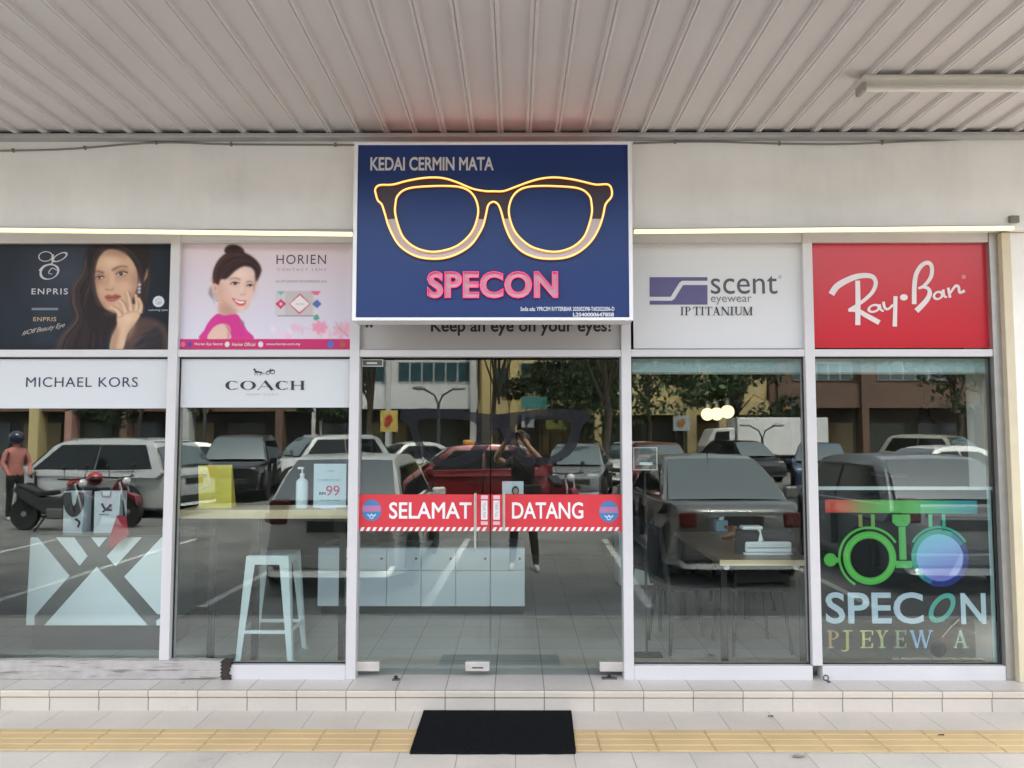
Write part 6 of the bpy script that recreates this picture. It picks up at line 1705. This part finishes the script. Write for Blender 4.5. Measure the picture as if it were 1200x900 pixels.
# signboards
def board(label, px0, px1, py0, py1, Y, m1, m2=None):
    Yv_ = 2 * YG - Y
    q0, q1 = at(px0, py1, Yv_), at(px1, py0, Yv_)
    t = thing('signboard', label, 'signboard', ((q0.x + q1.x) / 2, Y, q0.z))
    box('face', q0.x, q1.x, Y - .1, Y + .1, q0.z, q1.z, m1, t)
    if m2:
        w_, h_ = q1.x - q0.x, q1.z - q0.z
        MB().prism([(q0.x + w_*.25, q0.z + h_*.3), (q0.x + w_*.5, q0.z + h_*.25), (q0.x + w_*.75, q0.z + h_*.55), (q0.x + w_*.6, q0.z + h_*.8), (q0.x + w_*.3, q0.z + h_*.7)], 'y', Y + .1, Y + .13).build('printed_patch', m2, t)
    m_ = MB()
    for f in (.2, .8): m_.box(q0.x + (q1.x - q0.x)*f - .04, q0.x + (q1.x - q0.x)*f + .04, Y - .08, Y + .02, ROAD, q0.z)
    m_.build('posts', TRIM, t)
board('yellow signboard with a red patch mirrored at the left of the left door', 446, 466, 481, 506, -22, mat('sign yellow', (.62, .47, .12), .6), mat('sign red', (.5, .05, .03), .6))
board('teal signboard mirrored above the photographer in the right door', 611, 641, 465, 479, -24, mat('sign teal', (.05, .22, .20), .5))
board('pale poster board mirrored just above the photographer head', 611, 626, 484, 501, -26, mat('pale board', (.55, .58, .60), .6), mat('dark grey ink'))
board('green and yellow shop board mirrored right of the photographer', 640, 664, 492, 503, -27, mat('sign lime', (.40, .42, .10), .6), mat('sign yellow'))
board('pale picture board mirrored left of the three globe lamps', 789, 808, 487, 505, -26, mat('pale board'), mat('sign orange', (.55, .25, .08), .6))
board('dark board with an orange red sign patch mirrored under the dark shophouse roof', 905, 931, 471, 488, -28, mat('sign black', (.03, .03, .03), .5), mat('sign orange'))
# street lamps
def lamp(label, px, pytop, Y):
    Yv_ = 2 * YG - Y
    q = at(px, pytop, Yv_)
    t = thing('street_lamp', label, 'street lamp', (q.x, Y, ROAD), 'double armed street lamps')
    MB().tube([(q.x, Y, ROAD), (q.x, Y, q.z - .6)], [.09, .06], 10).build('pole', mat('lamp pole', (.06, .065, .065), .5, .3), t, smooth=True)
    for s_ in (-1, 1):
        MB().tube([(q.x, Y, q.z - .6), (q.x + s_*.15, Y, q.z - .25), (q.x + s_*.6, Y, q.z)], .035, 8).build('arm', mat('lamp pole'), t, smooth=True)
        MB().sphere((q.x + s_*.72, Y, q.z), .2, 1.3, .7, .4).build('lamp_head', mat('lamp head', (.35, .35, .34), .4), t, smooth='all')
lamp('double armed street lamp mirrored in the left door', 514, 455, -18)
lamp('double armed street lamp mirrored above the big silver sedan', 893, 498, -24)
lamp('double armed street lamp mirrored in the window beside the yellow bag', 241, 455, -20)
# trees
def leaf_mat(n, c):
    m = mat('leaves ' + n, c, .6)
    nt = m.node_tree; b = nt.nodes['Principled BSDF']
    a = nt.nodes.new('ShaderNodeAttribute'); a.attribute_name = 'tone'
    x = nt.nodes.new('ShaderNodeMix'); x.data_type = 'RGBA'; x.blend_type = 'MULTIPLY'; x.inputs[0].default_value = 1; x.inputs[6].default_value = (*c, 1)
    nt.links.new(a.outputs['Fac'], x.inputs[7]); nt.links.new(x.outputs[2], b.inputs['Base Color'])
    return m
BARK = mat('bark', (.07, .055, .04), .9, noise=.3, nscale=6, bump=.5, bscale=14)
def tree(label, px, Y, h, rad, trunk, n_leaf, lm, seed, low=.38):
    rnd = np.random.default_rng(seed)
    x = at(px, 508, 2 * YG - Y).x
    t = thing('tree', label, 'tree', (x, Y, ROAD), 'trees across the car park')
    trunk *= .65
    m_ = MB(); tips = []
    m_.tube([(x, Y, ROAD), (x + .1*rad*rnd.uniform(-1, 1), Y, ROAD + h*.25), (x + .1*rad*rnd.uniform(-1, 1), Y, ROAD + h*.55)], [trunk, trunk*.75, trunk*.4], 10)
    for k in range(9):
        a_ = k * 2.4 + rnd.uniform(-.4, .4); z0_ = h*rnd.uniform(.28, .5); L_ = rad*rnd.uniform(.55, .95)
        e = Vector((x + L_*math.cos(a_), Y + L_*math.sin(a_), ROAD + h*rnd.uniform(low + .05, .9)))
        m_.tube([(x, Y, ROAD + z0_), Vector((x, Y, ROAD + z0_)).lerp(e, .5) + Vector((0, 0, .1*h)), e], [trunk*.4, trunk*.22, trunk*.08], 6); tips.append(e)
    m_.build('trunk', BARK, t, smooth=True)
    nc = 26
    cen = np.array([list(tips[i % 9] + Vector((rnd.normal(0, rad*.25), rnd.normal(0, rad*.25), rnd.normal(0, h*.07)))) for i in range(nc)])
    cr = rnd.uniform(.22, .46, nc) * rad; tone = rnd.uniform(.55, 1.35, nc)
    ci = rnd.integers(0, nc, n_leaf)
    d = rnd.normal(0, 1, (n_leaf, 3)); d /= np.linalg.norm(d, axis=1)[:, None]
    P = cen[ci] + d * (cr[ci] * rnd.uniform(.45, 1.05, n_leaf) ** .6)[:, None] * np.array([1, 1, .75])
    u = rnd.normal(0, 1, (n_leaf, 3)); u /= np.linalg.norm(u, axis=1)[:, None]
    v_ = np.cross(u, rnd.normal(0, 1, (n_leaf, 3))); v_ /= np.linalg.norm(v_, axis=1)[:, None]
    s_ = rnd.uniform(.09, .2, n_leaf)[:, None]
    off = np.array([x, Y, ROAD])
    vs = np.stack([P - u*s_, P + v_*s_*.5, P + u*s_, P - v_*s_*.5], 1).reshape(-1, 3) - off
    me = bpy.data.meshes.new('crown'); me.from_pydata(vs.tolist(), [], np.arange(n_leaf*4).reshape(-1, 4).tolist())
    at_ = me.attributes.new('tone', 'FLOAT', 'POINT'); at_.data.foreach_set('value', np.repeat(tone[ci] * rnd.uniform(.7, 1.3, n_leaf), 4).astype(np.float32))
    finish('crown', me, lm, t)
G1, G2, G3 = leaf_mat('dark', (.035, .062, .022)), leaf_mat('olive', (.075, .095, .025)), leaf_mat('mid', (.045, .085, .028))
tree('dark tree mirrored at the left edge of the left door', 432, -16, 8.5, 2.4, .2, 5000, G1, 1)
tree('dark tree mirrored behind the price card', 375, -24, 8, 2.6, .2, 4500, G1, 2, .30)
tree('olive green tree mirrored high between the two doors', 585, -26, 10.5, 3.2, .22, 4500, G2, 3, .55)
tree('tall olive tree mirrored at the top right of the right door', 705, -17, 9.5, 3.0, .24, 7000, G2, 4, .40)
tree('dense dark green tree mirrored right of the photographer', 680, -27, 8.5, 3.0, .22, 6000, G1, 5, .28)
tree('leafy green tree mirrored at the left of the right middle window', 760, -22, 8.5, 3.0, .22, 6000, G3, 6, .30)
tree('dark tree mirrored behind the three globe lamps', 862, -28, 8, 2.6, .2, 4500, G1, 7, .34)
tree('tree with sparse crown mirrored at the far left window corner', 165, -26, 8.5, 2.6, .2, 4500, G1, 8, .34)
tree('broad tree mirrored in the far right window', 1120, -24, 9, 3.4, .24, 6000, G1, 9, .3)
